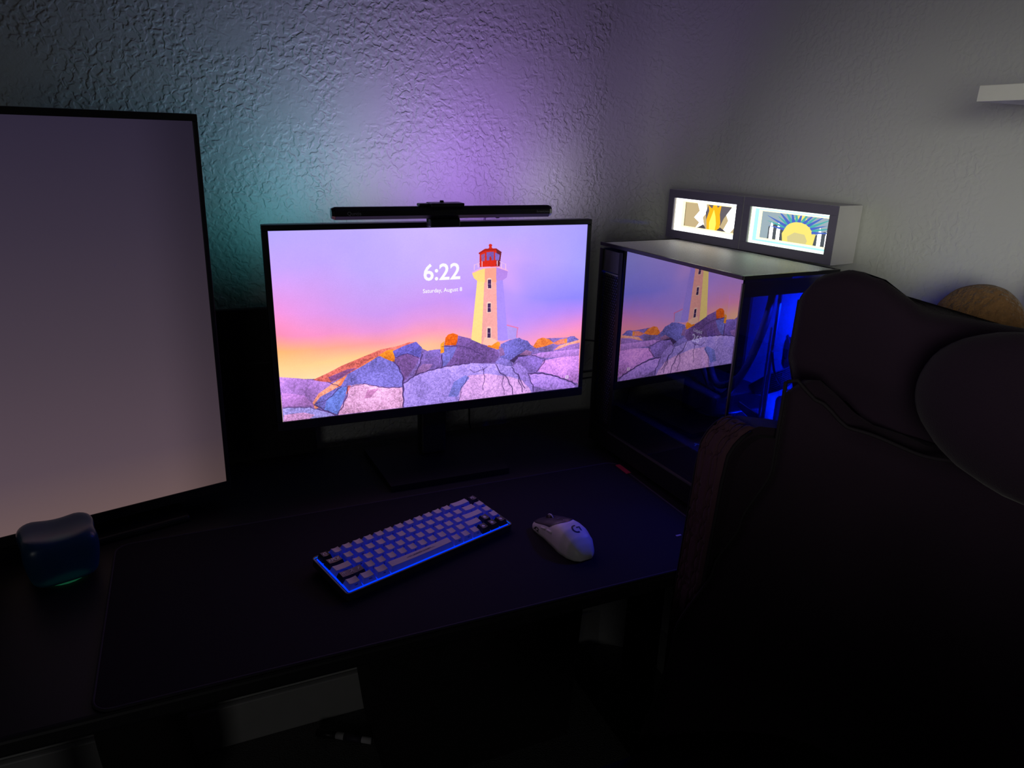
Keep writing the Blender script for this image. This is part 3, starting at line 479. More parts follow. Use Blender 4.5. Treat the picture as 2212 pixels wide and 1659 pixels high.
bm = ring_bm(.316, .106, .006, .3125, .1022, .004, .0105, .0126); kf(bm); obj('case_rim', bm, M['kbase'], kb)
bm = bmesh.new(); prism(bm, rounded(.3060, .0965, .003, 4), .0105, .0111, 'xy'); kf(bm); obj('backlit_plate', bm, M['backlight'], kb)
bm = ring_bm(.3124, .1021, .004, .3113, .1010, .003, .0105, .0120); kf(bm); obj('edge_light', bm, M['edgelight'], kb)
for sx in (-.12, .12): obj('rear_foot', B(sx-.02, sx+.02, .036, .046, .0002, .0060), M['black'], kb)
capc = {}
def capmesh(w_, row):
    if (w_, row) in capc: return capc[(w_, row)]
    W0 = w_*U_-.0012; D0 = U_-.0012; W1 = W0-.0066; D1 = D0-.0060
    hgt = {0: .0096, 1: .0086, 2: .0080, 3: .0084, 4: .0084}[row]; lean = {0: -.06, 1: -.03, 2: 0, 3: .05, 4: .07}[row]
    bm = bmesh.new(); nx = 7; ny = 5
    def ring(W, Dd, z, off, dish):
        pts = []
        for i in range(nx): pts.append((-W/2+W*i/(nx-1), -Dd/2))
        for j in range(1, ny): pts.append((W/2, -Dd/2+Dd*j/(ny-1)))
        for i in range(1, nx): pts.append((W/2-W*i/(nx-1), Dd/2))
        for j in range(1, ny-1): pts.append((-W/2, Dd/2-Dd*j/(ny-1)))
        out = []
        for x, y in pts:
            zz = z+(y*lean) - dish*(1-min(1, abs(x)/(W/2))**2)*(1.0)
            out.append(bm.verts.new((x, y+off, zz)))
        return out
    r0 = ring(W0, D0, .0, 0, 0); r1 = ring(W1+.0006, D1+.0006, hgt-.0005, .0008, .0009); r2 = ring(W1, D1, hgt, .0008, .0010)
    n = len(r0)
    for a, b in ((r0, r1), (r1, r2)):
        for i in range(n):
            f = bm.faces.new((a[i], a[(i+1) % n], b[(i+1) % n], b[i])); f.material_index = 1 if a is r0 else 0
    inner = [[None]*nx for _ in range(ny)]
    idx = {}
    k = 0
    for i in range(nx): idx[(i, 0)] = r2[k]; k += 1
    for j in range(1, ny): idx[(nx-1, j)] = r2[k]; k += 1
    for i in range(1, nx): idx[(nx-1-i, ny-1)] = r2[k]; k += 1
    for j in range(1, ny-1): idx[(0, ny-1-j)] = r2[k]; k += 1
    for i in range(1, nx-1):
        for j in range(1, ny-1):
            x = -W1/2+W1*i/(nx-1); y = -D1/2+D1*j/(ny-1)
            idx[(i, j)] = bm.verts.new((x, y+.0008, hgt+y*lean-.0010*(1-(abs(x)/(W1/2))**2)))
    for i in range(nx-1):
        for j in range(ny-1): bm.faces.new((idx[(i, j)], idx[(i+1, j)], idx[(i+1, j+1)], idx[(i, j+1)]))
    me = bpy.data.meshes.new('keycap'); bm.normal_update(); bm.to_mesh(me); bm.free()
    capc[(w_, row)] = (me, hgt, lean); return capc[(w_, row)]
rows = [
 [(1, 'd', 'A'), *[(1, 'w', c) for c in '1234567890-='], (2, 'w', 'Bksp'), (1, 'd', 'A')],
 [(1.5, 'd', 'APEX'), *[(1, 'w', c) for c in 'QWERTYUIOP[]'], (1.5, 'w', 'L'), (1, 'w', 'Del')],
 [(1.75, 'w', 'Caps'), *[(1, 'w', c) for c in "ASDFGHJKL;'"], (2.25, 'w', 'Enter'), (1, 'w', 'PgUp')],
 [(2.25, 'd', 'sym'), *[(1, 'w', c) for c in 'ZXCVBNM,./'], (1.75, 'w', 'Shift'), (1, 'd', 'o'), (1, 'w', 'PgDn')],
 [(1.25, 'w', 'Ctrl'), (1.25, 'w', 'Win'), (1.25, 'w', 'Alt'), (6.25, 'w', 'space'), (1, 'w', 'Alt'), (1, 'w', 'Fn'), (1, 'w', 'Ctl'), (1, 'd', 'o'), (1, 'd', 'o'), (1, 'd', 'o')]]
mats_me = {}
def lego(bm, m, key): return obj('legend', bm, m, key)
for r_, row in enumerate(rows):
    x = -8*U_; y = (2-r_)*U_
    for wd, kind, lab in row:
        me, hgt, lean = capmesh(wd, r_)
        if (wd, r_, kind) not in mats_me:
            m2_ = me.copy(); m2_.materials.append(M['capw' if kind == 'w' else 'capd']); m2_.materials.append(M['caps' if kind == 'w' else 'capd']); mats_me[(wd, r_, kind)] = m2_
        k_ = bpy.data.objects.new('keycap', mats_me[(wd, r_, kind)]); sc.collection.objects.link(k_); k_.parent = kb
        k_.matrix_local = Matrix.Translation((0, 0, .0048)) @ TK @ Matrix.Translation((x+wd*U_/2, y, .0128))
        if kind == 'd': k_['label'] = 'dark keycap with pale print' if lab != 'APEX' else 'dark keycap printed APEX in white'
        if lab == 'space': k_['label'] = 'long white space bar with a faint print'
        t = None
        if kind == 'd':
            if lab == 'APEX': t = text_bm('APEX', .0095, .00022, .00003, 'CENTER', .82); off = (0, .0008, hgt-.0003)
            elif lab == 'A':
                t = bmesh.new()
                for s in (-1, 1): prism(t, [(s*.0002, .0035), (s*.0014, .0035), (s*.0042, -.0030), (s*.0030, -.0030)][::s], 0, .00006, 'xy')
                off = (0, .0006, hgt-.0007)
            elif lab == 'o':
                t = bmesh.new(); prism(t, [(.0028*math.cos(R(30*k)), .0028*math.sin(R(30*k))) for k in range(12)], 0, .00006, 'xy'); off = (0, .0008, hgt-.00085)
            else:
                t = bmesh.new()
                for q, s in ((-.0115, 0), (0, 1), (.0115, 2)):
                    segs = [[((0, -.003), (0, .003)), ((-.003, .001), (0, .003)), ((.003, .001), (0, .003))],
                            [((-.0026, -.003), (.0026, .003)), ((.0026, -.003), (-.0005, .0004)), ((-.002, .0028), (.001, .003))],
                            [((-.0025, -.003), (.003, .003)), ((-.001, .001), (.0025, .0012)), ((.001, .003), (.003, .0035))]][s]
                    for (ax, ay), (bx_, by_) in segs:
                        d = Vector((bx_-ax, by_-ay)).normalized()*.0004; nx_, ny_ = -d.y, d.x
                        prism(t, [(q+ax+nx_, ay+ny_), (q+ax-nx_, ay-ny_), (q+bx_-nx_, by_-ny_), (q+bx_+nx_, by_+ny_)], 0, .00006, 'xy')
                off = (0, .0008, hgt-.0003)
            xf(t, Matrix.Translation(off)); lego(t, M['whiteprint'], k_)
        elif lab == 'space':
            t = text_bm('APEX LEGENDS CHAMPION', .0042, .00008, .00003, 'CENTER', 1.0)
            xf(t, Matrix.Translation((0, .0008, hgt-.0008))); lego(t, M['legend2'] if 'legend2' in M else M['legend'], k_)
        else:
            t = text_bm(lab, .0042 if len(lab) < 2 else .0032, .00008, .00003, 'CENTER')
            ang = math.atan2(hgt-.0009, .0025+.0008)
            xf(t, Matrix.Translation((.0015, -(U_-.0012)/2+.0019, hgt*.5)) @ Matrix.Rotation(ang, 4, 'X') @ Matrix.Translation((0, 0, .00008)))
            lego(t, M['legend'], k_)
        x += wd*U_
cb = bmesh.new()

# ---------------------------------------------------------------- mouse
ms = thing('mouse', 'white computer mouse with dark front buttons on the black mat', 'mouse', (.517, .925, .7437), R(6))
ML = .125
def mw_(t):   # half width along the length, t=0 tail .. 1 nose
    pts = [(0, .012), (.05, .0215), (.15, .0285), (.3, .0315), (.5, .0300), (.68, .0288), (.85, .0300), (.95, .0298), (1.0, .0270)]
    for (a, va), (b, vb) in zip(pts[:-1], pts[1:]):
        if t <= b: k = (t-a)/(b-a); k = k*k*(3-2*k) if a > .1 else k; return va+(vb-va)*k
    return pts[-1][1]
def mh_(t):
    pts = [(0, .012), (.05, .0215), (.15, .0310), (.3, .0385), (.42, .0400), (.55, .0375), (.75, .0285), (.9, .0200), (1.0, .0150)]
    for (a, va), (b, vb) in zip(pts[:-1], pts[1:]):
        if t <= b: k = (t-a)/(b-a); return va+(vb-va)*k
    return pts[-1][1]
def mpt(t, a):  # a: 0..pi from left base over the top to right base
    W, H = mw_(t), mh_(t); c, s = -math.cos(a), math.sin(a)
    e = .62
    x = W*math.copysign(abs(c)**e, c)*(1-.10*(1-s)*(1 if True else 0)) ; z = .0008+H*abs(s)**.80
    return Vector((x, (t-.5)*ML, z))
def mgrid(bm, t0, t1, a0, a1, nt_, na, off=0, cap=False):
    g = []
    for i in range(nt_+1):
        t = t0+(t1-t0)*i/nt_
        r = []
        for j in range(na+1):
            a = a0+(a1-a0)*j/na; p = mpt(t, a)
            if off:
                q = mpt(min(1, t+.01), a)-mpt(max(0, t-.01), a); s = mpt(t, a+.01)-mpt(t, a-.01)
                n = s.cross(q).normalized()
                if n.z < 0 and 0.3 < a < 2.8: n = -n
                p = p+n*off
            r.append(bm.verts.new(p))
        g.append(r)
    for i in range(nt_):
        for j in range(na): bm.faces.new((g[i][j], g[i][j+1], g[i+1][j+1], g[i+1][j]))
    return g
bm = bmesh.new(); g = mgrid(bm, 0, 1, 0, math.pi, 40, 28)
bm.faces.new([g[0][j] for j in range(29)]); bm.faces.new([g[-1][j] for j in range(28, -1, -1)])
bm.faces.new([g[i][0] for i in range(40, -1, -1)]+[g[i][28] for i in range(41)])
bmesh.ops.recalc_face_normals(bm, faces=bm.faces)
body = obj('shell', bm, M['mousew'], ms, True)
# dark button covers on the front half, two with a wheel slot between them; their rear edge is a V
for s in (-1, 1):
    bm = bmesh.new(); na, nt_ = 12, 14; g = []
    for j in range(na+1):
        aa = .085+(.5-.085-.0)*j/na if s < 0 else .5+(.915-.5)*j/na
        f = min(1.0, abs(aa-.5)/.415); ts = .60-.14*(1-f)**.8 if True else .6
        g.append([mpt(ts+(.995-ts)*i/nt_, math.pi*(aa*.62+.19)) + Vector((0, 0, .0007 if j not in (0, na) else .0001)) for i in range(nt_+1)])
    vv = [[bm.verts.new(p) for p in r] for r in g]
    for j in range(na):
        for i in range(nt_): bm.faces.new((vv[j][i], vv[j+1][i], vv[j+1][i+1], vv[j][i+1]))
    bmesh.ops.recalc_face_normals(bm, faces=bm.faces); o = obj('button', bm, M['mousek'], ms, True); o['label'] = 'dark main button'
bm = bmesh.new(); cyl(bm, (-.0035, .044, .0195), (.0035, .044, .0195), .0095, seg=28)
wh = obj('scroll_wheel', bm, M['black'], ms, True)
bm = bmesh.new()
ring_ = [(0, .044+.0098*math.cos(R(a)), .0195+.0098*math.sin(R(a))) for a in range(0, 181, 12)]
tube(bm, ring_, .0011, 6, sm=False); o = obj('wheel_rim', bm, M['mousew'], wh, True)
for ta, tb in ((.66, .78), (.50, .645)):
    bm = bmesh.new(); vv = []
    for i in range(9):
        t = ta+(tb-ta)*i/8; r = []
        for j in range(5):
            a = math.pi*(.145+.055*j/4); p = mpt(t, a); k = .0016*(1-((i-4)/4)**4)*(1-((j-2)/2)**4)
            r.append(bm.verts.new(p+Vector((-k, 0, k*.4))))
        vv.append(r)
    for i in range(8):
        for j in range(4): bm.faces.new((vv[i][j], vv[i+1][j], vv[i+1][j+1], vv[i][j+1]))
    bmesh.ops.recalc_face_normals(bm, faces=bm.faces); obj('side_button', bm, M['mousew'], ms, True)
def surf(x, y):  # top height of the shell at (x, y)
    t = y/ML+.5; W = mw_(t); c = max(-.999, min(.999, x/W)); cc = abs(c)**(1/.62); return .0008+mh_(t)*max(0, 1-cc*cc)**.40
# arc-and-hook emblem
def wrap(bm, cx, cy_, ang):
    for v in bm.verts:
        x = v.co.x*math.cos(ang)-v.co.y*math.sin(ang)+cx; y = v.co.x*math.sin(ang)+v.co.y*math.cos(ang)+cy_
        v.co = Vector((x, y, surf(x, y)+.00025+v.co.z))
bm = bmesh.new(); ro, ri = .0085, .0056
A_ = [R(a) for a in range(75, 286, 14)]
for a, b in zip(A_[:-1], A_[1:]):
    bm.faces.new([bm.verts.new((rr*math.cos(q), rr*math.sin(q), 0)) for rr, q in ((ri, a), (ro, a), (ro, b), (ri, b))])
for q in ([(.0005, .0030), (.0075, .0030), (.0075, .0004), (.0005, .0004)], [(.0048, .0004), (.0075, .0004), (.0075, -.0062), (.0048, -.0042)]):
    for k in range(3):
        y0_ = q[0][1]+(q[2][1]-q[0][1])*k/3; 
    bm.faces.new([bm.verts.new((x, y, 0)) for x, y in reversed(q)])
wrap(bm, .003, -.027, 0); obj('emblem', bm, M['black'], ms)
bm = text_bm('X2', .013, .0003, .00002, 'CENTER')
for v in bm.verts:
    y = .0455-v.co.x*1.0; z = .0085+v.co.y*.75; t = y/ML+.5
    H = mh_(t); s = max(0, min(.99, (z/H)))**(1/.80); c = math.sqrt(max(0, 1-s*s)); x = -mw_(t)*c**.62*(1-.10*(1-s))
    v.co = Vector((x-.0004, y, z))
obj('printed_mark', bm, M['black'], ms)
bm = text_bm('PRO', .004, .0001, .00002, 'CENTER'); wrap(bm, .0, .020, 0); 
for v in bm.verts: v.co.z += .0010
obj('printed_mark', bm, M['silver'], ms)

# ---------------------------------------------------------------- translucent blue block
M['bluegl'] = mat('translucent_blue', (.012, .075, .20), .3, var=.3, vscale=18, trans=.35, spec=.5)
cu = thing('desk_ornament', 'small translucent blue rounded block with a dished top, far left of the desk', 'ornament', (-.222, 1.118, .74), R(14))
bm = superbox(14, 14, 14, .050, .047, .040, 5, .05, 11)
for v in bm.verts:
    v.co.z += .042
    if v.co.z > .063:
        r = math.hypot(v.co.x, v.co.y)/.047; v.co.z -= .010*max(0, 1-r*r)
    v.co.x *= 1-.10*(1-v.co.z/.09); v.co.y *= 1-.15*(1-v.co.z/.09)
obj('block', bm, M['bluegl'], cu, True)
bm = bmesh.new(); cyl(bm, (0, 0, 0), (0, 0, .0035), .03, seg=20); obj('added_glow_disc', bm, emat('teal_glow', (.05, .55, .25), .09), cu)  # added glowing disc, makes the green glow under the block

# ---------------------------------------------------------------- wall shelf
sh = thing('wall_shelf', 'short white floating shelf high on the right wall', 'shelf', (WX, .645, 1.432))
bm = bmesh.new(); box(bm, -.174, 0, -.75, 0, 0, .0185, .0008); obj('board', bm, M['shelf'], sh)

# ---------------------------------------------------------------- dresser and plush toys beyond the chair
dr = thing('dresser', 'dark low dresser against the right wall behind the armchair', 'dresser', (.985, .35, 0))
bm = bmesh.new(); box(bm, -.055, .075, -.50, .40, .05, .98, .004); obj('body', bm, M['wood'], dr)
bm = bmesh.new(); box(bm, -.062, .075, -.51, .405, .98, 1.0, .003); obj('top', bm, M['wood'], dr)
for k in range(3):
    bm = bmesh.new(); box(bm, -.062, -.0552, -.48, .38, .09+.3*k, .36+.3*k, .003); d_ = obj('drawer', bm, M['wood'], dr)
    bm = bmesh.new(); cyl(bm, (-.070, 0, .24+.3*k), (-.062, 0, .24+.3*k), .012, seg=12); obj('knob', bm, M['black'], d_)
for sy in (-.48, .38):
    bm = bmesh.new(); box(bm, -.05, .06, sy-.02, sy+.02, 0, .05); obj('foot', bm, M['wood'], dr)
def blob(bm, c, r, seed=0, wob=.04, sub=4):
    q = bmesh.ops.create_icosphere(bm, subdivisions=sub, radius=1)
    rnd = random.Random(seed); ph = [rnd.uniform(0, 9) for _ in range(6)]
    for v in q['verts']:
        n = v.co.copy(); k = 1+wob*(math.sin(5*n.x+ph[0])+math.sin(6*n.y+ph[1]+n.z)+math.sin(7*n.z+ph[2]))/3+.012*math.sin(40*n.x+ph[3])*math.sin(37*n.y+ph[4])*math.sin(43*n.z)
        v.co = Vector((c[0]+n.x*r[0]*k, c[1]+n.y*r[1]*k, c[2]+n.z*r[2]*k))
    return bm
def plush(label, loc, rz, m, s, hz=1.0):
    t = thing('plush_toy', label, 'plush toy', loc, rz, 'plush toys behind the armchair')
    obj('body', blob(bmesh.new(), (0, 0, .06*s*hz), (.045*s, .056*s, .060*s*hz), 1), m, t, True)
    obj('head', blob(bmesh.new(), (-.002, 0, .155*s*hz), (.048*s, .070*s, .052*s*hz), 2), m, t, True)
    for sg in (-1, 1):
        obj('arm', blob(bmesh.new(), (-.022*s, sg*.052*s, .07*s), (.020*s, .016*s, .040*s), 4, sub=3), m, t, True)
        obj('leg', blob(bmesh.new(), (-.028*s, sg*.034*s, .022*s), (.022*s, .020*s, .022*s), 5, sub=3), m, t, True)
    return t
plush('curly brown plush toy peeking over the armchair back', (.985, .630, 1.0), R(8), M['plush'], .84, 1.17)
plush('smooth ochre plush toy at the right edge, taller than the brown one', (.998, .495, 1.0), R(-5), M['plush2'], .98, 1.12)

# ---------------------------------------------------------------- computer case
PW, PD, PH = .212, .410, .442
pc = thing('computer_case', 'black glass-sided computer case with blue light inside, topped by two light boxes', 'computer', (.782, .879, .74), R(2.44))
def glass_mat():
    m = bpy.data.materials.new('tinted_reflective_glass'); m.use_nodes = True; nt = m.node_tree
    nt.nodes.remove(nt.nodes['Principled BSDF'])
    fr = _n(nt, 'ShaderNodeFresnel'); fr.inputs['IOR'].default_value = 4.2
    tr = _n(nt, 'ShaderNodeBsdfTransparent'); tr.inputs[0].default_value = (.55, .55, .60, 1)
    gl = _n(nt, 'ShaderNodeBsdfGlossy'); gl.inputs['Roughness'].default_value = .0; gl.inputs[0].default_value = (1, 1, 1, 1)
    mx = _n(nt, 'ShaderNodeMixShader'); nt.links.new(fr.outputs[0], mx.inputs[0]); nt.links.new(tr.outputs[0], mx.inputs[1]); nt.links.new(gl.outputs[0], mx.inputs[2])
    nt.links.new(mx.outputs[0], nt.nodes['Material Output'].inputs[0]); return m
def clear_mat(name='clear_glass', c=.9):
    m = bpy.data.materials.new(name); m.use_nodes = True; nt = m.node_tree
    nt.nodes.remove(nt.nodes['Principled BSDF']); tr = _n(nt, 'ShaderNodeBsdfTransparent'); tr.inputs[0].default_value = (c, c, c, 1)
    nt.links.new(tr.outputs[0], nt.nodes['Material Output'].inputs[0]); return m
M['glass'] = glass_mat(); M['clear'] = clear_mat()
M['ventb'] = mat('pale_vent_plate', (.60, .60, .64), .6)
M['inner'] = mat('inner_black_steel', (.030, .030, .034), .45, .3)
M['tray'] = mat('inner_grey_wall', (.55, .55, .58), .6)
M['pcbk'] = mat('black_circuit_board', (.015, .016, .018), .5, bump=.001, bscale=120)
M['sleeve'] = mat('black_cable_sleeve', (.02, .02, .025), .55)
def facemat(bm, axis, sign, i):
    bm.normal_update()
    for f in bm.faces:
        f.material_index = i if f.normal[axis]*sign > .9 else (1-i)
# steel shell: base, top frame, back, right side, corner posts
bm = bmesh.new(); box(bm, .0, PW, .0, PD, .012, .058, .003); obj('base', bm, M['blackm'], pc)
for x in (.02, PW-.04):
    for y in (.02, PD-.05): bm = bmesh.new(); box(bm, x, x+.02, y, y+.03, 0, .012); obj('foot', bm, M['black'], pc)
bm = bmesh.new(); box(bm, PW-.004, PW, .0, PD, .058, PH-.012); obj('right_panel', bm, M['tray'], pc)
bm = bmesh.new(); box(bm, .0, PW-.004, PD-.004, PD, .058, PH-.012); obj('rear_panel', bm, M['inner'], pc)
bm = bmesh.new(); box(bm, .0, .004, PD-.082, PD-.070, .058, PH-.012); box(bm, .0, .004, PD-.012, PD-.004, .058, PH-.012); obj('rear_post', bm, M['blackm'], pc)
bm = bmesh.new(); box(bm, .005, PW-.005, .006, .012, PH-.036, PH-.012); box(bm, .006, .010, .012, PD-.08, PH-.022, PH-.012); obj('top_rail', bm, M['blackm'], pc)
# perforated top: dark rim and a dense dot mesh
def perf_mat(name, sc_, base, hole):
    m = mat(name, base, .55, .3); nt = m.node_tree; b = nt.nodes['Principled BSDF']; tc = nt.nodes['Texture Coordinate']
    sp = _n(nt, 'ShaderNodeSeparateXYZ'); nt.links.new(tc.outputs['Object'], sp.inputs[0]); fr = []
    for i, ax in enumerate(('X', 'Y')):
        mu = _n(nt, 'ShaderNodeMath', operation='MULTIPLY'); mu.inputs[1].default_value = sc_*math.pi; nt.links.new(sp.outputs[ax], mu.inputs[0])
        s = _n(nt, 'ShaderNodeMath', operation='SINE'); nt.links.new(mu.outputs[0], s.inputs[0]); p = _n(nt, 'ShaderNodeMath', operation='MULTIPLY')
        nt.links.new(s.outputs[0], p.inputs[0]); nt.links.new(s.outputs[0], p.inputs[1]); fr.append(p)
    mu = _n(nt, 'ShaderNodeMath', operation='MULTIPLY'); nt.links.new(fr[0].outputs[0], mu.inputs[0]); nt.links.new(fr[1].outputs[0], mu.inputs[1])
    mr = _n(nt, 'ShaderNodeMapRange'); mr.inputs['From Min'].default_value = .30; mr.inputs['From Max'].default_value = .42; nt.links.new(mu.outputs[0], mr.inputs['Value'])
    mx = _n(nt, 'ShaderNodeMix', data_type='RGBA'); mx.inputs['A'].default_value = (*base, 1); mx.inputs['B'].default_value = (*hole, 1)
    nt.links.new(mr.outputs[0], mx.inputs['Factor']); nt.links.new(mx.outputs['Result'], b.inputs['Base Color'])
    bp = _n(nt, 'ShaderNodeBump', invert=True); bp.inputs['Distance'].default_value = .0008; nt.links.new(mr.outputs[0], bp.inputs['Height']); nt.links.new(bp.outputs['Normal'], b.inputs['Normal'])
    return m
M['perf'] = perf_mat('perforated_steel', 330, (.80, .80, .80), (.05, .05, .05))
bm = bmesh.new(); box(bm, .0, PW, 0, PD, PH-.0062, PH-.004); obj('top_plate', bm, M['blackm'], pc)
bm = ring_bm(PW+.002, PD+.002, .003, PW-.008, PD-.008, .002, PH-.0062, PH); xf(bm, Matrix.Translation((PW/2, PD/2, 0))); obj('top_frame', bm, M['blackm'], pc)
bm = bmesh.new(); box(bm, .0042, PW-.0042, .0042, PD-.0042, PH-.0039, PH-.0012); obj('top_mesh', bm, M['perf'], pc)
# side glass and front glass
bm = bmesh.new(); box(bm, .0, .003, .0, PD-.082, .058, PH-.0065); facemat(bm, 0, -1, 0); o = obj('side_glass', bm, [M['glass'], M['clear']], pc)
bm = bmesh.new(); box(bm, .004, PW-.004, -.0, .003, .058, PH-.0065); facemat(bm, 1, -1, 0); o = obj('front_glass', bm, [M['glass2'] if 'glass2' in M else M['glass'], M['clear']], pc)
bm = bmesh.new(); box(bm, -.0008, .004, -.0008, .002, .055, PH-.012); obj('corner_trim', bm, mat('thin_silver_trim', (.12, .12, .13), .3, .8), pc)
bm = bmesh.new(); box(bm, -.0012, .0015, .002, PD-.075, .052, .0545); obj('bottom_trim', bm, mat('thin_grey_trim', (.18, .18, .18), .3, .8), pc)
# hexagonal vent strip on the rear of the left side
bm = bmesh.new(); hx = .0036; yy0, yy1, zz0, zz1 = PD-.070, PD-.012, .060, PH-.060
px_ = hx*math.sqrt(3); rowi = 0; z = zz0
while z < zz1:
    y = yy0+(px_/2 if rowi % 2 else 0)
    while y < yy1:
        ou = [(y+hx*math.cos(R(60*k+30)), z+hx*math.sin(R(60*k+30))) for k in range(6)]
        inn = [(y+hx*.74*math.cos(R(60*k+30)), z+hx*.74*math.sin(R(60*k+30))) for k in range(6)]
        vo = [bm.verts.new((.0006, a, b)) for a, b in ou]; vi = [bm.verts.new((.0006, a, b)) for a, b in inn]; vd = [bm.verts.new((.0026, a, b)) for a, b in inn]
        for k in range(6):
            bm.faces.new((vo[k], vo[(k+1) % 6], vi[(k+1) % 6], vi[k])); bm.faces.new((vi[k], vi[(k+1) % 6], vd[(k+1) % 6], vd[k]))
        y += px_
    z += hx*1.5; rowi += 1
bm2 = bmesh.new(); box(bm2, .010, .011, yy0-.002, yy1+.002, .060, PH-.060); obj('added_vent_plate', bm2, M['ventb'], pc)  # pale plate added behind the mesh so its holes look lit
o = obj('vent_mesh', bm, M['blackm'], pc); o['kind'] = 'stuff'
bm = bmesh.new(); box(bm, .003, .006, yy0-.002, yy1+.002, PH-.056, PH-.014); obj('vent_cover', bm, mat('grey_corner_plate', (.08, .08, .09), .5), pc)
# inside
bm = bmesh.new(); box(bm, .012, PW-.012, .02, PD-.02, .058, .115, .003); obj('power_shroud', bm, M['inner'], pc)
bm = bmesh.new(); box(bm, .184, .190, .165, PD-.03, .125, PH-.05); bd = obj('motherboard', bm, M['pcbk'], pc)
for (a, b, c, d, e) in ((.23, .33, .33, .38, .03), (.30, .36, .20, .31, .028), (.19, .20, .26, .37, .03), (.21, .22, .26, .37, .03)):
    bm = bmesh.new(); box(bm, .184-e, .1839, a, b, c, d, .002); obj('heatsink' if b-a > .02 else 'memory_stick', bm, M['inner'], bd)
bm = bmesh.new(); box(bm, .050, .178, .085, .345, .168, .208, .006, 3); gp = obj('graphics_card', bm, M['inner'], pc)
for y in (.13, .235, ):
    bm = bmesh.new(); cyl(bm, (.097, y, .163), (.097, y, .1676), .042, seg=32); 
    fn = obj('fan', bm, M['pcbk'], gp, False)
bm = text_bm('TT', .016, .0003, .0002, 'CENTER'); xf(bm, Matrix.Translation((.030, .09, .1155)) @ Matrix.Rotation(R(-60), 4, 'Z')); 
obj('printed_mark', bm, emat('glowing_blue_mark', (.02, .05, .9), .35), pc)  # this mark gives off a faint blue glow of its own
# cooler with its small display, hoses, radiator fans
bm = bmesh.new(); cyl(bm, (.184, .245, .270), (.135, .245, .270), .034, .031, 40); cool = obj('cooler', bm, M['inner'], pc, False)
M['cooltxt'] = emat('cooler_text', (.75, .72, .9), .55)
LEFT = Matrix(((0, 0, -1, 0), (-1, 0, 0, 0), (0, 1, 0, 0), (0, 0, 0, 1)))
for s, sz, dz, b_ in (('Liquid', .0105, .013, .0001), ('26°', .021, -.004, .0005)):
    bm = text_bm(s, sz, b_, .0001, 'CENTER'); xf(bm, Matrix.Translation((.1345, .245, .270+dz)) @ LEFT); obj('display_text', bm, M['cooltxt'], cool)
for k, off in enumerate((0, .022)):
    bm = bmesh.new(); tube(bm, [(.12, .215-off, .262), (.085, .16-off, .235), (.075, .10, .20+off), (.08, .055, .26), (.11, .05, .34+off*.5), (.13, .06, .40)], .0062, 10); obj('coolant_hose', bm, M['sleeve'], pc, True)
bm = bmesh.new(); box(bm, .035, .160, .05, .33, PH-.045, PH-.018, .002); obj('radiator', bm, M['inner'], pc)
def fan(c, axis, r=.055):
    bm = bmesh.new(); a = Vector(axis); u = a.orthogonal().normalized(); v = a.cross(u); c = Vector(c)
    for k in range(32):
        for s in (0,): pass
    n = 32
    for k in range(n):
        p, q = 2*math.pi*k/n, 2*math.pi*(k+1)/n
        vs_ = []
        for rr, h in ((r, 0), (r, .02), (r*.93, .02), (r*.93, 0)):
            vs_.append([bm.verts.new(c+(u*math.cos(t)+v*math.sin(t))*rr+a*h) for t in (p, q)])
        for i in range(4): bm.faces.new((vs_[i][0], vs_[i][1], vs_[(i+1) % 4][1], vs_[(i+1) % 4][0]))
    o = obj('fan', bm, M['inner'], pc)
    for k in range(7):
        bm = bmesh.new(); t0 = 2*math.pi*k/7
        pts = [(.014, t0, .004), (.014, t0+.5, .016), (r*.9, t0+.95, .016), (r*.9, t0+.35, .004)]
        bm.faces.new([bm.verts.new(c+(u*math.cos(t)+v*math.sin(t))*rr+a*h) for rr, t, h in pts]); obj('blade', bm, M['pcbk'], o)
    bm = bmesh.new(); cyl(bm, c+a*.002, c+a*.018, .016, seg=20); obj('hub', bm, M['pcbk'], o)
fan((.085, PD-.030, .335), (0, -1, 0))
# tall upright bracket and sleeved cables seen through the front glass
bm = bmesh.new(); box(bm, .128, .131, .040, .046, .13, PH-.045); box(bm, .112, .114, .034, .038, .16, PH-.10); obj('bracket', bm, mat('bright_bracket', (.45, .45, .5), .3, .7), pc)
for k in range(10):
    bm = bmesh.new(); a = k*.0042
    tube(bm, [(.150, .09+a*.4, .20+a*.3), (.135, .05, .215+a*.9), (.165+a*.2, .028+a*.25, .235+a*.8), (.196, .05+a*.2, .25+a*.8), (.2065, .085, .27+a)], .0019, 6); obj('sleeved_cable', bm, M['sleeve'], pc, True)
for k in range(8):
    bm = bmesh.new(); a = k*.0042
    tube(bm, [(.10, .12+a*.5, .206), (.12, .06, .165+a*.5), (.16, .035+a*.2, .135+a*.6), (.198, .05, .120+a*.4)], .0019, 6); obj('sleeved_cable', bm, M['sleeve'], pc, True)
bm = bmesh.new(); tube(bm, [(.12, .035, .30), (.128, .03, .262), (.15, .03, .235), (.185, .04, .215), (.205, .06, .21)], .0022, 6); obj('loose_cable', bm, M['sleeve'], pc, True)
for z_ in (.130, .245):
    bm = bmesh.new(); pts = rounded(.030, .062, .014, 5); prism(bm, [(a+.075, b+z_+.03) for a, b in pts], PW-.0055, PW-.0041, 'yz'); obj('grommet', bm, M['black'], pc)
area('case_light', (.782+.150, .879+.022, 1.12), (.782+.215, .879+.10, .95), .06, .02, (.0, .012, 1.0), 1.3, 170)
area('case_light', (.782+.150, .879+.080, .865), (.782+.215, .879+.03, 1.02), .02, .10, (.0, .012, 1.0), .7, 170)

area('case_light', (.87, .95, 1.125), (.60, .90, .76), .04, .04, (.03, .04, 1.0), .8, 120)  # extra light added to throw blue out through the glass onto the mouse

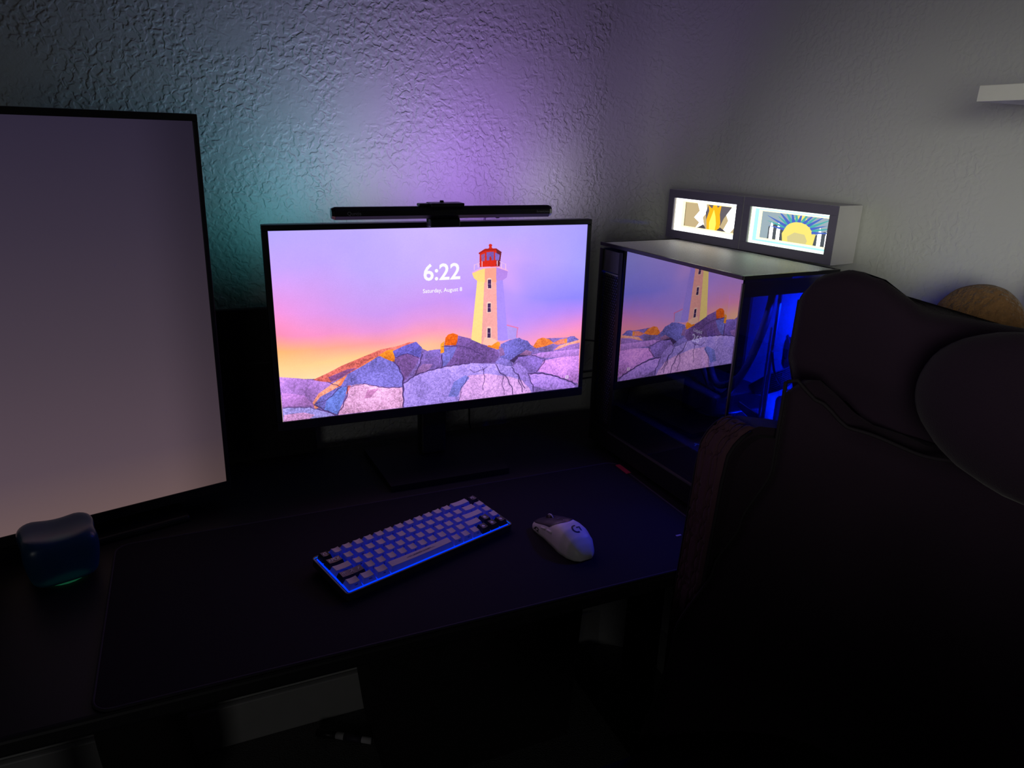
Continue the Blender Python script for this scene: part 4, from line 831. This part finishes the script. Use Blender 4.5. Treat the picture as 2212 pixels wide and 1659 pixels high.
# ---------------------------------------------------------------- light boxes on the case
ang = math.atan2(-.414, .053)
def light_box(label, loc, art):
    t = thing('light_box', label, 'lamp', loc, ang, 'light boxes on the computer case')
    W, H, Dp, fr = .2065, .1000, .062, .0165
    bm = bmesh.new()
    box(bm, 0, W, 0, Dp, 0, .003); box(bm, 0, W, 0, Dp, H-.003, H); box(bm, 0, .003, 0, Dp, .003, H-.003); box(bm, W-.003, W, 0, Dp, .003, H-.003); box(bm, .003, W-.003, Dp-.003, Dp, .003, H-.003)
    obj('case', bm, M['boxw'], t)
    obj('frame', frame_bm(fr, W-fr, fr, H-fr, fr-.0003, fr-.0003, fr-.0003, fr-.0003, -.0012, .003, .0004), M['boxk'], t)
    art(t, W, H, fr); return t
def layer(t, name, col, s, pts, y, th_=.0012):
    bm = bmesh.new(); prism(bm, pts, y, y+th_); return obj(name, bm, emat('backlit_'+name, srgb(*col), s*1.35), t)
def mount(t, col, s, x0, x1, z0_, z1_, wd, y):
    return obj('paper_border', frame_bm(x0+wd, x1-wd, z0_+wd, z1_-wd, wd, wd, wd, wd, y, y+.0012, 0), emat('backlit_border', srgb(*col), s*2.8), t)
def art1(t, W, H, fr):
    x0, x1, a, b = fr-.004, W-fr+.004, fr-.004, H-fr+.004
    bm = bmesh.new(); box(bm, x0, x1, .040, .041, a, b); obj('back_sheet', bm, emat('backlit_sheet', srgb(206, 184, 140), 1.0), t)
    mount(t, (225, 232, 240), 1.15, x0, x1, a, b, .0075, .010); mount(t, (190, 200, 205), 1.0, x0, x1, a, b, .010, .018); mount(t, (235, 215, 150), 1.0, x0, x1, a, b, .0125, .024)
    X = lambda u: x0+(x1-x0)*u; Zz = lambda v: a+(b-a)*v
    P = lambda *q: [(X(u), Zz(v)) for u, v in q]
    layer(t, 'pale_rays', (255, 255, 250), 2.8, P((.62, .1), (.70, .45), (.66, .6), (.78, .95), (.97, .97), (.97, .25), (.86, .55), (.80, .3), (.74, .15)), .036)
    layer(t, 'pale_rays', (255, 255, 250), 2.8, P((.20, .12), (.26, .3), (.17, .42), (.25, .62), (.20, .85), (.33, .93), (.36, .6), (.30, .45), (.34, .2)), .036)
    layer(t, 'grey_peak', (92, 86, 92), 1.0, P((.40, .25), (.36, .6), (.42, .95), (.66, .97), (.74, .8), (.64, .5), (.60, .3)), .033)
    layer(t, 'amber_flame', (250, 170, 30), 1.0, P((.42, .12), (.40, .42), (.43, .66), (.41, .80), (.47, .72), (.50, .92), (.55, .76), (.60, .84), (.59, .60), (.61, .38), (.60, .12)), .030)
    layer(t, 'yellow_flame', (255, 214, 90), 1.1, P((.47, .12), (.46, .36), (.49, .56), (.51, .70), (.54, .54), (.56, .34), (.55, .12)), .0275)
    layer(t, 'dark_hill', (70, 66, 74), .9, P((.10, .09), (.20, .14), (.30, .18), (.38, .28), (.44, .12), (.56, .11), (.64, .26), (.74, .16), (.88, .09)), .0255)
def art2(t, W, H, fr):
    x0, x1, a, b = fr-.004, W-fr+.004, fr-.004, H-fr+.004
    bm = bmesh.new(); box(bm, x0, x1, .040, .041, a, b); obj('back_sheet', bm, emat('backlit_sheet', srgb(150, 168, 176), 1.2), t)
    mount(t, (205, 232, 215), 1.1, x0, x1, a, b, .0075, .010); mount(t, (120, 175, 170), 1.0, x0, x1, a, b, .010, .018); mount(t, (240, 228, 150), 1.05, x0, x1, a, b, .0125, .024)
    X = lambda u: x0+(x1-x0)*u; Zz = lambda v: a+(b-a)*v
    P = lambda *q: [(X(u), Zz(v)) for u, v in q]
    layer(t, 'dark_bank', (74, 80, 86), 1.0, P((.12, .10), (.12, .45), (.22, .55), (.36, .35), (.5, .28), (.66, .33), (.80, .5), (.93, .42), (.93, .10)), .0365)
    for u in (.17, .26, .76, .85, .91):
        layer(t, 'white_column', (255, 255, 255), 2.8, P((u-.018, .12), (u-.022, .40), (u-.004, .58), (u+.018, .44), (u+.020, .12)), .034)
    layer(t, 'yellow_mound', (226, 210, 110), 1.0, P((.34, .10), (.32, .34), (.38, .58), (.48, .80), (.55, .84), (.64, .66), (.72, .40), (.70, .10)), .032)
    layer(t, 'pale_mound', (196, 186, 130), 1.0, P((.42, .10), (.40, .28), (.48, .40), (.60, .38), (.64, .24), (.62, .10)), .030)
    for k in range(17):
        an = R(8+164*k/16); c_ = (.53, .42); r0 = .20; r1 = .50+.07*math.sin(k*2.3)
        ca, sa = math.cos(an), math.sin(an); wv = .040
        pp = [(c_[0]+.85*(r0*ca)-wv*sa*.5, c_[1]+1.2*r0*sa+wv*ca*.8), (c_[0]+.85*r1*ca+.03*sa, min(.93, c_[1]+1.2*r1*sa)), (c_[0]+.85*(r0*ca)+wv*sa*.5, c_[1]+1.2*r0*sa-wv*ca*.8)]
        pp = [(min(.95, max(.08, u)), v) for u, v in pp]
        layer(t, 'teal_blade' if k % 2 else 'blue_blade', (70, 160, 155) if k % 2 else (70, 96, 180), 1.0, P(*pp), .0262+.0016*(k % 2))
light_box('left light box, amber and white layered paper glowing in a pale frame', (.9545, 1.3335, 1.1822), art1)
u_ = (math.cos(ang), math.sin(ang))
light_box('right light box, teal and yellow layered paper glowing in a pale frame', (.9545+.2075*u_[0], 1.3335+.2075*u_[1], 1.1822), art2)

# ---------------------------------------------------------------- armchair (faces the desk's left end; only its far half is in view)
ch = thing('armchair', 'large dark velvet wing armchair filling the right foreground', 'armchair', (.62, .44, 0))
cx_, cy_ = .62, .44
HWH, HWL = .335, .266          # half widths along Y of the head part and of the lower back
def lerp(pts, z):
    if z <= pts[0][0]: return pts[0][1]
    for (a, va), (b, vb) in zip(pts[:-1], pts[1:]):
        if z <= b: k = (z-a)/(b-a); k = k*k*(3-2*k); return va+(vb-va)*k
    return pts[-1][1]
def xback(z): return .848 - (1.21-z)*.02
WLOW = [(.45, .30), (.70, .25), (.80, .195), (.86, .160), (.94, .118), (1.03, .118), (1.12, .12)]
def front_l(s, z): return xback(z)-lerp(WLOW, z)*abs(s)**3.0-.018*(1-s*s)*math.sin(math.pi*min(1, max(0, (z-.5)/.6)))
def front_h(s, z): return xback(z)-.052*abs(s)**3+(.02 if z < 1.03 else .02*max(0, (1.08-z)/.05))
TOPH = [(0, 1.185), (.35, 1.181), (.54, 1.178), (.64, 1.192), (.74, 1.209), (.85, 1.215), (.94, 1.207), (1, 1.180)]
def top_h(s): return lerp(TOPH, abs(s))
def seam_h(s): return .965
SEAML = [(0, 1.030), (.2, 1.020), (.45, 1.008), (.75, 1.018), (.9, 1.050), (.97, 1.074), (1.0, 1.070)]
def seam_l(s): return lerp(SEAML, abs(s))
def shell(name, fr_, hw, zlo, zhi, off, th_, m, n=44, nz=40, r_top=.10, parent=ch):
    bm = bmesh.new(); rings = []
    for k in range(nz+1):
        v = k/nz; ring = []
        e = max(0, (v-(1-r_top))/r_top); shr = math.sqrt(max(0.0, 1-e*e))
        for i in range(n+1):
            s = -1+2*i/n; z = zlo(s)+(zhi(s)-zlo(s))*v
            ring.append(Vector((fr_(s, z)-off*(1-abs(s)**10)*shr+(1-shr)*th_*.5, cy_+s*hw, z)))
        for i in range(n, -1, -1):
            s = -1+2*i/n; z = zlo(s)+(zhi(s)-zlo(s))*v
            ring.append(Vector((fr_(s, z)+(1-shr)*th_*.5+th_*(.35+.65*(1-abs(s)**4))*shr+.004, cy_+s*(hw-.002), z)))
        rings.append([bm.verts.new(p-Vector((cx_, cy_, 0))) for p in ring])
    m_ = len(rings[0])
    for k in range(nz):
        for i in range(m_): bm.faces.new((rings[k][i], rings[k][(i+1) % m_], rings[k+1][(i+1) % m_], rings[k+1][i]))
    bm.faces.new(rings[-1]); bm.faces.new(list(reversed(rings[0])))
    bmesh.ops.recalc_face_normals(bm, faces=bm.faces)
    return obj(name, bm, m, parent, True)
lo = shell('backrest', front_l, HWL, lambda s: .44, seam_l, .014, .060, M['velvet'], r_top=.03)
hd = shell('headrest', front_h, HWH, seam_h, top_h, .006, .036, M['velvet'], r_top=.10)
def pipe(name, f, par, r=.0026, n=60):
    bm = bmesh.new(); tube(bm, [Vector(f(i/n))-Vector((cx_, cy_, 0)) for i in range(n+1)], r, 8, sm=False); return obj(name, bm, M['piping'], par, True)
pipe('piping', lambda t: (front_l(-1+2*t, seam_l(-1+2*t))-.006*(1-abs(-1+2*t)**10), cy_+(-1+2*t)*HWL, seam_l(-1+2*t)), lo)
for s in (-1, 1):
    pipe('piping', lambda t, s=s: (front_l(s, .46+(seam_l(s)-.46)*t)-.001, cy_+s*(HWL+.001), .46+(seam_l(s)-.46)*t), lo)
    pipe('piping', lambda t, s=s: (front_h(s, seam_h(s)+(top_h(s)-seam_h(s))*t*.93)+.002, cy_+s*(HWH+.001), seam_h(s)+(top_h(s)-seam_h(s))*t*.93), hd, .002)
# head cushion
bm = bmesh.new(); blob(bm, (0, 0, 0), (.040, .150, .092), 3, .02, 4)
for v in bm.verts: v.co = v.co+Vector((.80-cx_, .42-cy_, 1.105))
obj('head_cushion', bm, M['velvet'], ch, True)
# arms: a velvet block each, with a quilted front face in overlapping-circle stitching
def arm(s):
    ya, yb = .7065, .7755
    def xf0(z): return .630+max(0, z-.70)*.06
    prof = [(xf0(.44), .44), (xf0(.60), .60), (xf0(.80), .80), (xf0(.93), .93)]
    cxr, czr, rr = xf0(.93)+.058, .945, .058
    prof += [(cxr+rr*math.cos(R(a)), czr+rr*math.sin(R(a))) for a in range(170, 89, -10)]
    prof += [(.76, .990), (.825, .972), (.825, .44)]
    bm = bmesh.new(); prism(bm, prof, ya if s > 0 else 2*cy_-yb, yb if s > 0 else 2*cy_-ya)
    for v in bm.verts: v.co -= Vector((cx_, cy_, 0))
    bmesh.ops.bevel(bm, geom=[e for e in bm.edges if e.calc_face_angle(0) > 1.2 and abs(e.verts[0].co.y-e.verts[1].co.y) < .001], offset=.012, segments=4, affect='EDGES')
    a_ = obj('arm', bm, M['velvet'], ch, True)
    a_.data.set_sharp_from_angle(angle=R(50))
    # quilted panel
    path = [(xf0(z), z) for z in [.45+.48*k/96 for k in range(97)]]+[(cxr+rr*math.cos(R(a)), czr+rr*math.sin(R(a))) for a in range(168, 99, -4)]
    bm = bmesh.new(); g = []; L = 0; P_ = .0265; n = 46
    for k, (px_2, pz_) in enumerate(path):
        if k: L += math.hypot(px_2-path[k-1][0], pz_-path[k-1][1])
        q_ = path[min(k+1, len(path)-1)]; p_ = path[max(k-1, 0)]; tx, tz = q_[0]-p_[0], q_[1]-p_[1]; ln = math.hypot(tx, tz); nx_, nz_ = -tz/ln, tx/ln
        r = []
        for i in range(n+1):
            yy = ya+.009+(yb-ya-.018)*i/n; u = (yy-ya)/P_-.35; v = L/P_
            fu, fv = u-math.floor(u)-.5, v-math.floor(v)-.5
            d = min(abs(math.hypot(fu-sa*.5, fv-sb*.5)-.70) for sa in (-1, 1) for sb in (-1, 1))
            d = min(d, 1.0); st = max(0.0, 1-d/.06)
            e = min(i, n-i)/3.0; e = min(1, e); e2 = min(1, min(k, len(path)-1-k)/4.0)
            h = .0012+.0065*(1-st*st)*math.sqrt(e*e2)
            y2 = yy if s > 0 else 2*cy_-yy
            r.append(bm.verts.new((px_2+nx_*h-cx_, y2-cy_, pz_+nz_*h)))
        g.append(r)
    for k in range(len(g)-1):
        for i in range(n): bm.faces.new((g[k][i], g[k][i+1], g[k+1][i+1], g[k+1][i]))
    bmesh.ops.recalc_face_normals(bm, faces=bm.faces)
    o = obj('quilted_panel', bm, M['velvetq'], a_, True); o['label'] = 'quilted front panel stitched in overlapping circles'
    for yy in (ya+.006, yb-.006):
        y2 = yy if s > 0 else 2*cy_-yy
        bm = bmesh.new(); tube(bm, [(x-.002-cx_, y2-cy_, z) for x, z in path[::4]], .0026, 8, sm=False); obj('piping', bm, M['piping'], a_, True)
for s in (1, -1): arm(s)
# seat, base
bm = superbox(14, 14, 14, .27, .27, .07, 5, .02, 5)
for v in bm.verts: v.co += Vector((.52-cx_, .425-cy_, .475)); 
obj('seat', bm, M['velvet'], ch, True)
bm = bmesh.new(); box(bm, .30-cx_, .82-cx_, .12-cy_, .74-cy_, .37, .41, .01, 3); obj('seat_frame', bm, M['black'], ch)
bm = bmesh.new(); cyl(bm, (-.06, 0, .10), (-.06, 0, .37), .028, .022); obj('gas_lift', bm, M['blackm'], ch, True)
for k in range(5):
    a = R(72*k+10); bm = bmesh.new(); c = Vector((-.06, 0, 0)); e = c+Vector((math.cos(a)*.27, math.sin(a)*.27, .065))
    cyl(bm, c+Vector((0, 0, .11)), e, .024, .014, 10); lg = obj('base_spoke', bm, M['black'], ch, True)
    bm = bmesh.new(); d = Vector((-math.sin(a), math.cos(a), 0))*.014; q = Vector((e.x, e.y, .027)); cyl(bm, q-d, q+d, .027, seg=18); obj('caster', bm, M['black'], lg, True)
bm = bmesh.new(); cyl(bm, (-.06, 0, .06), (-.06, 0, .13), .04, .035); obj('base_hub', bm, M['black'], ch, True)
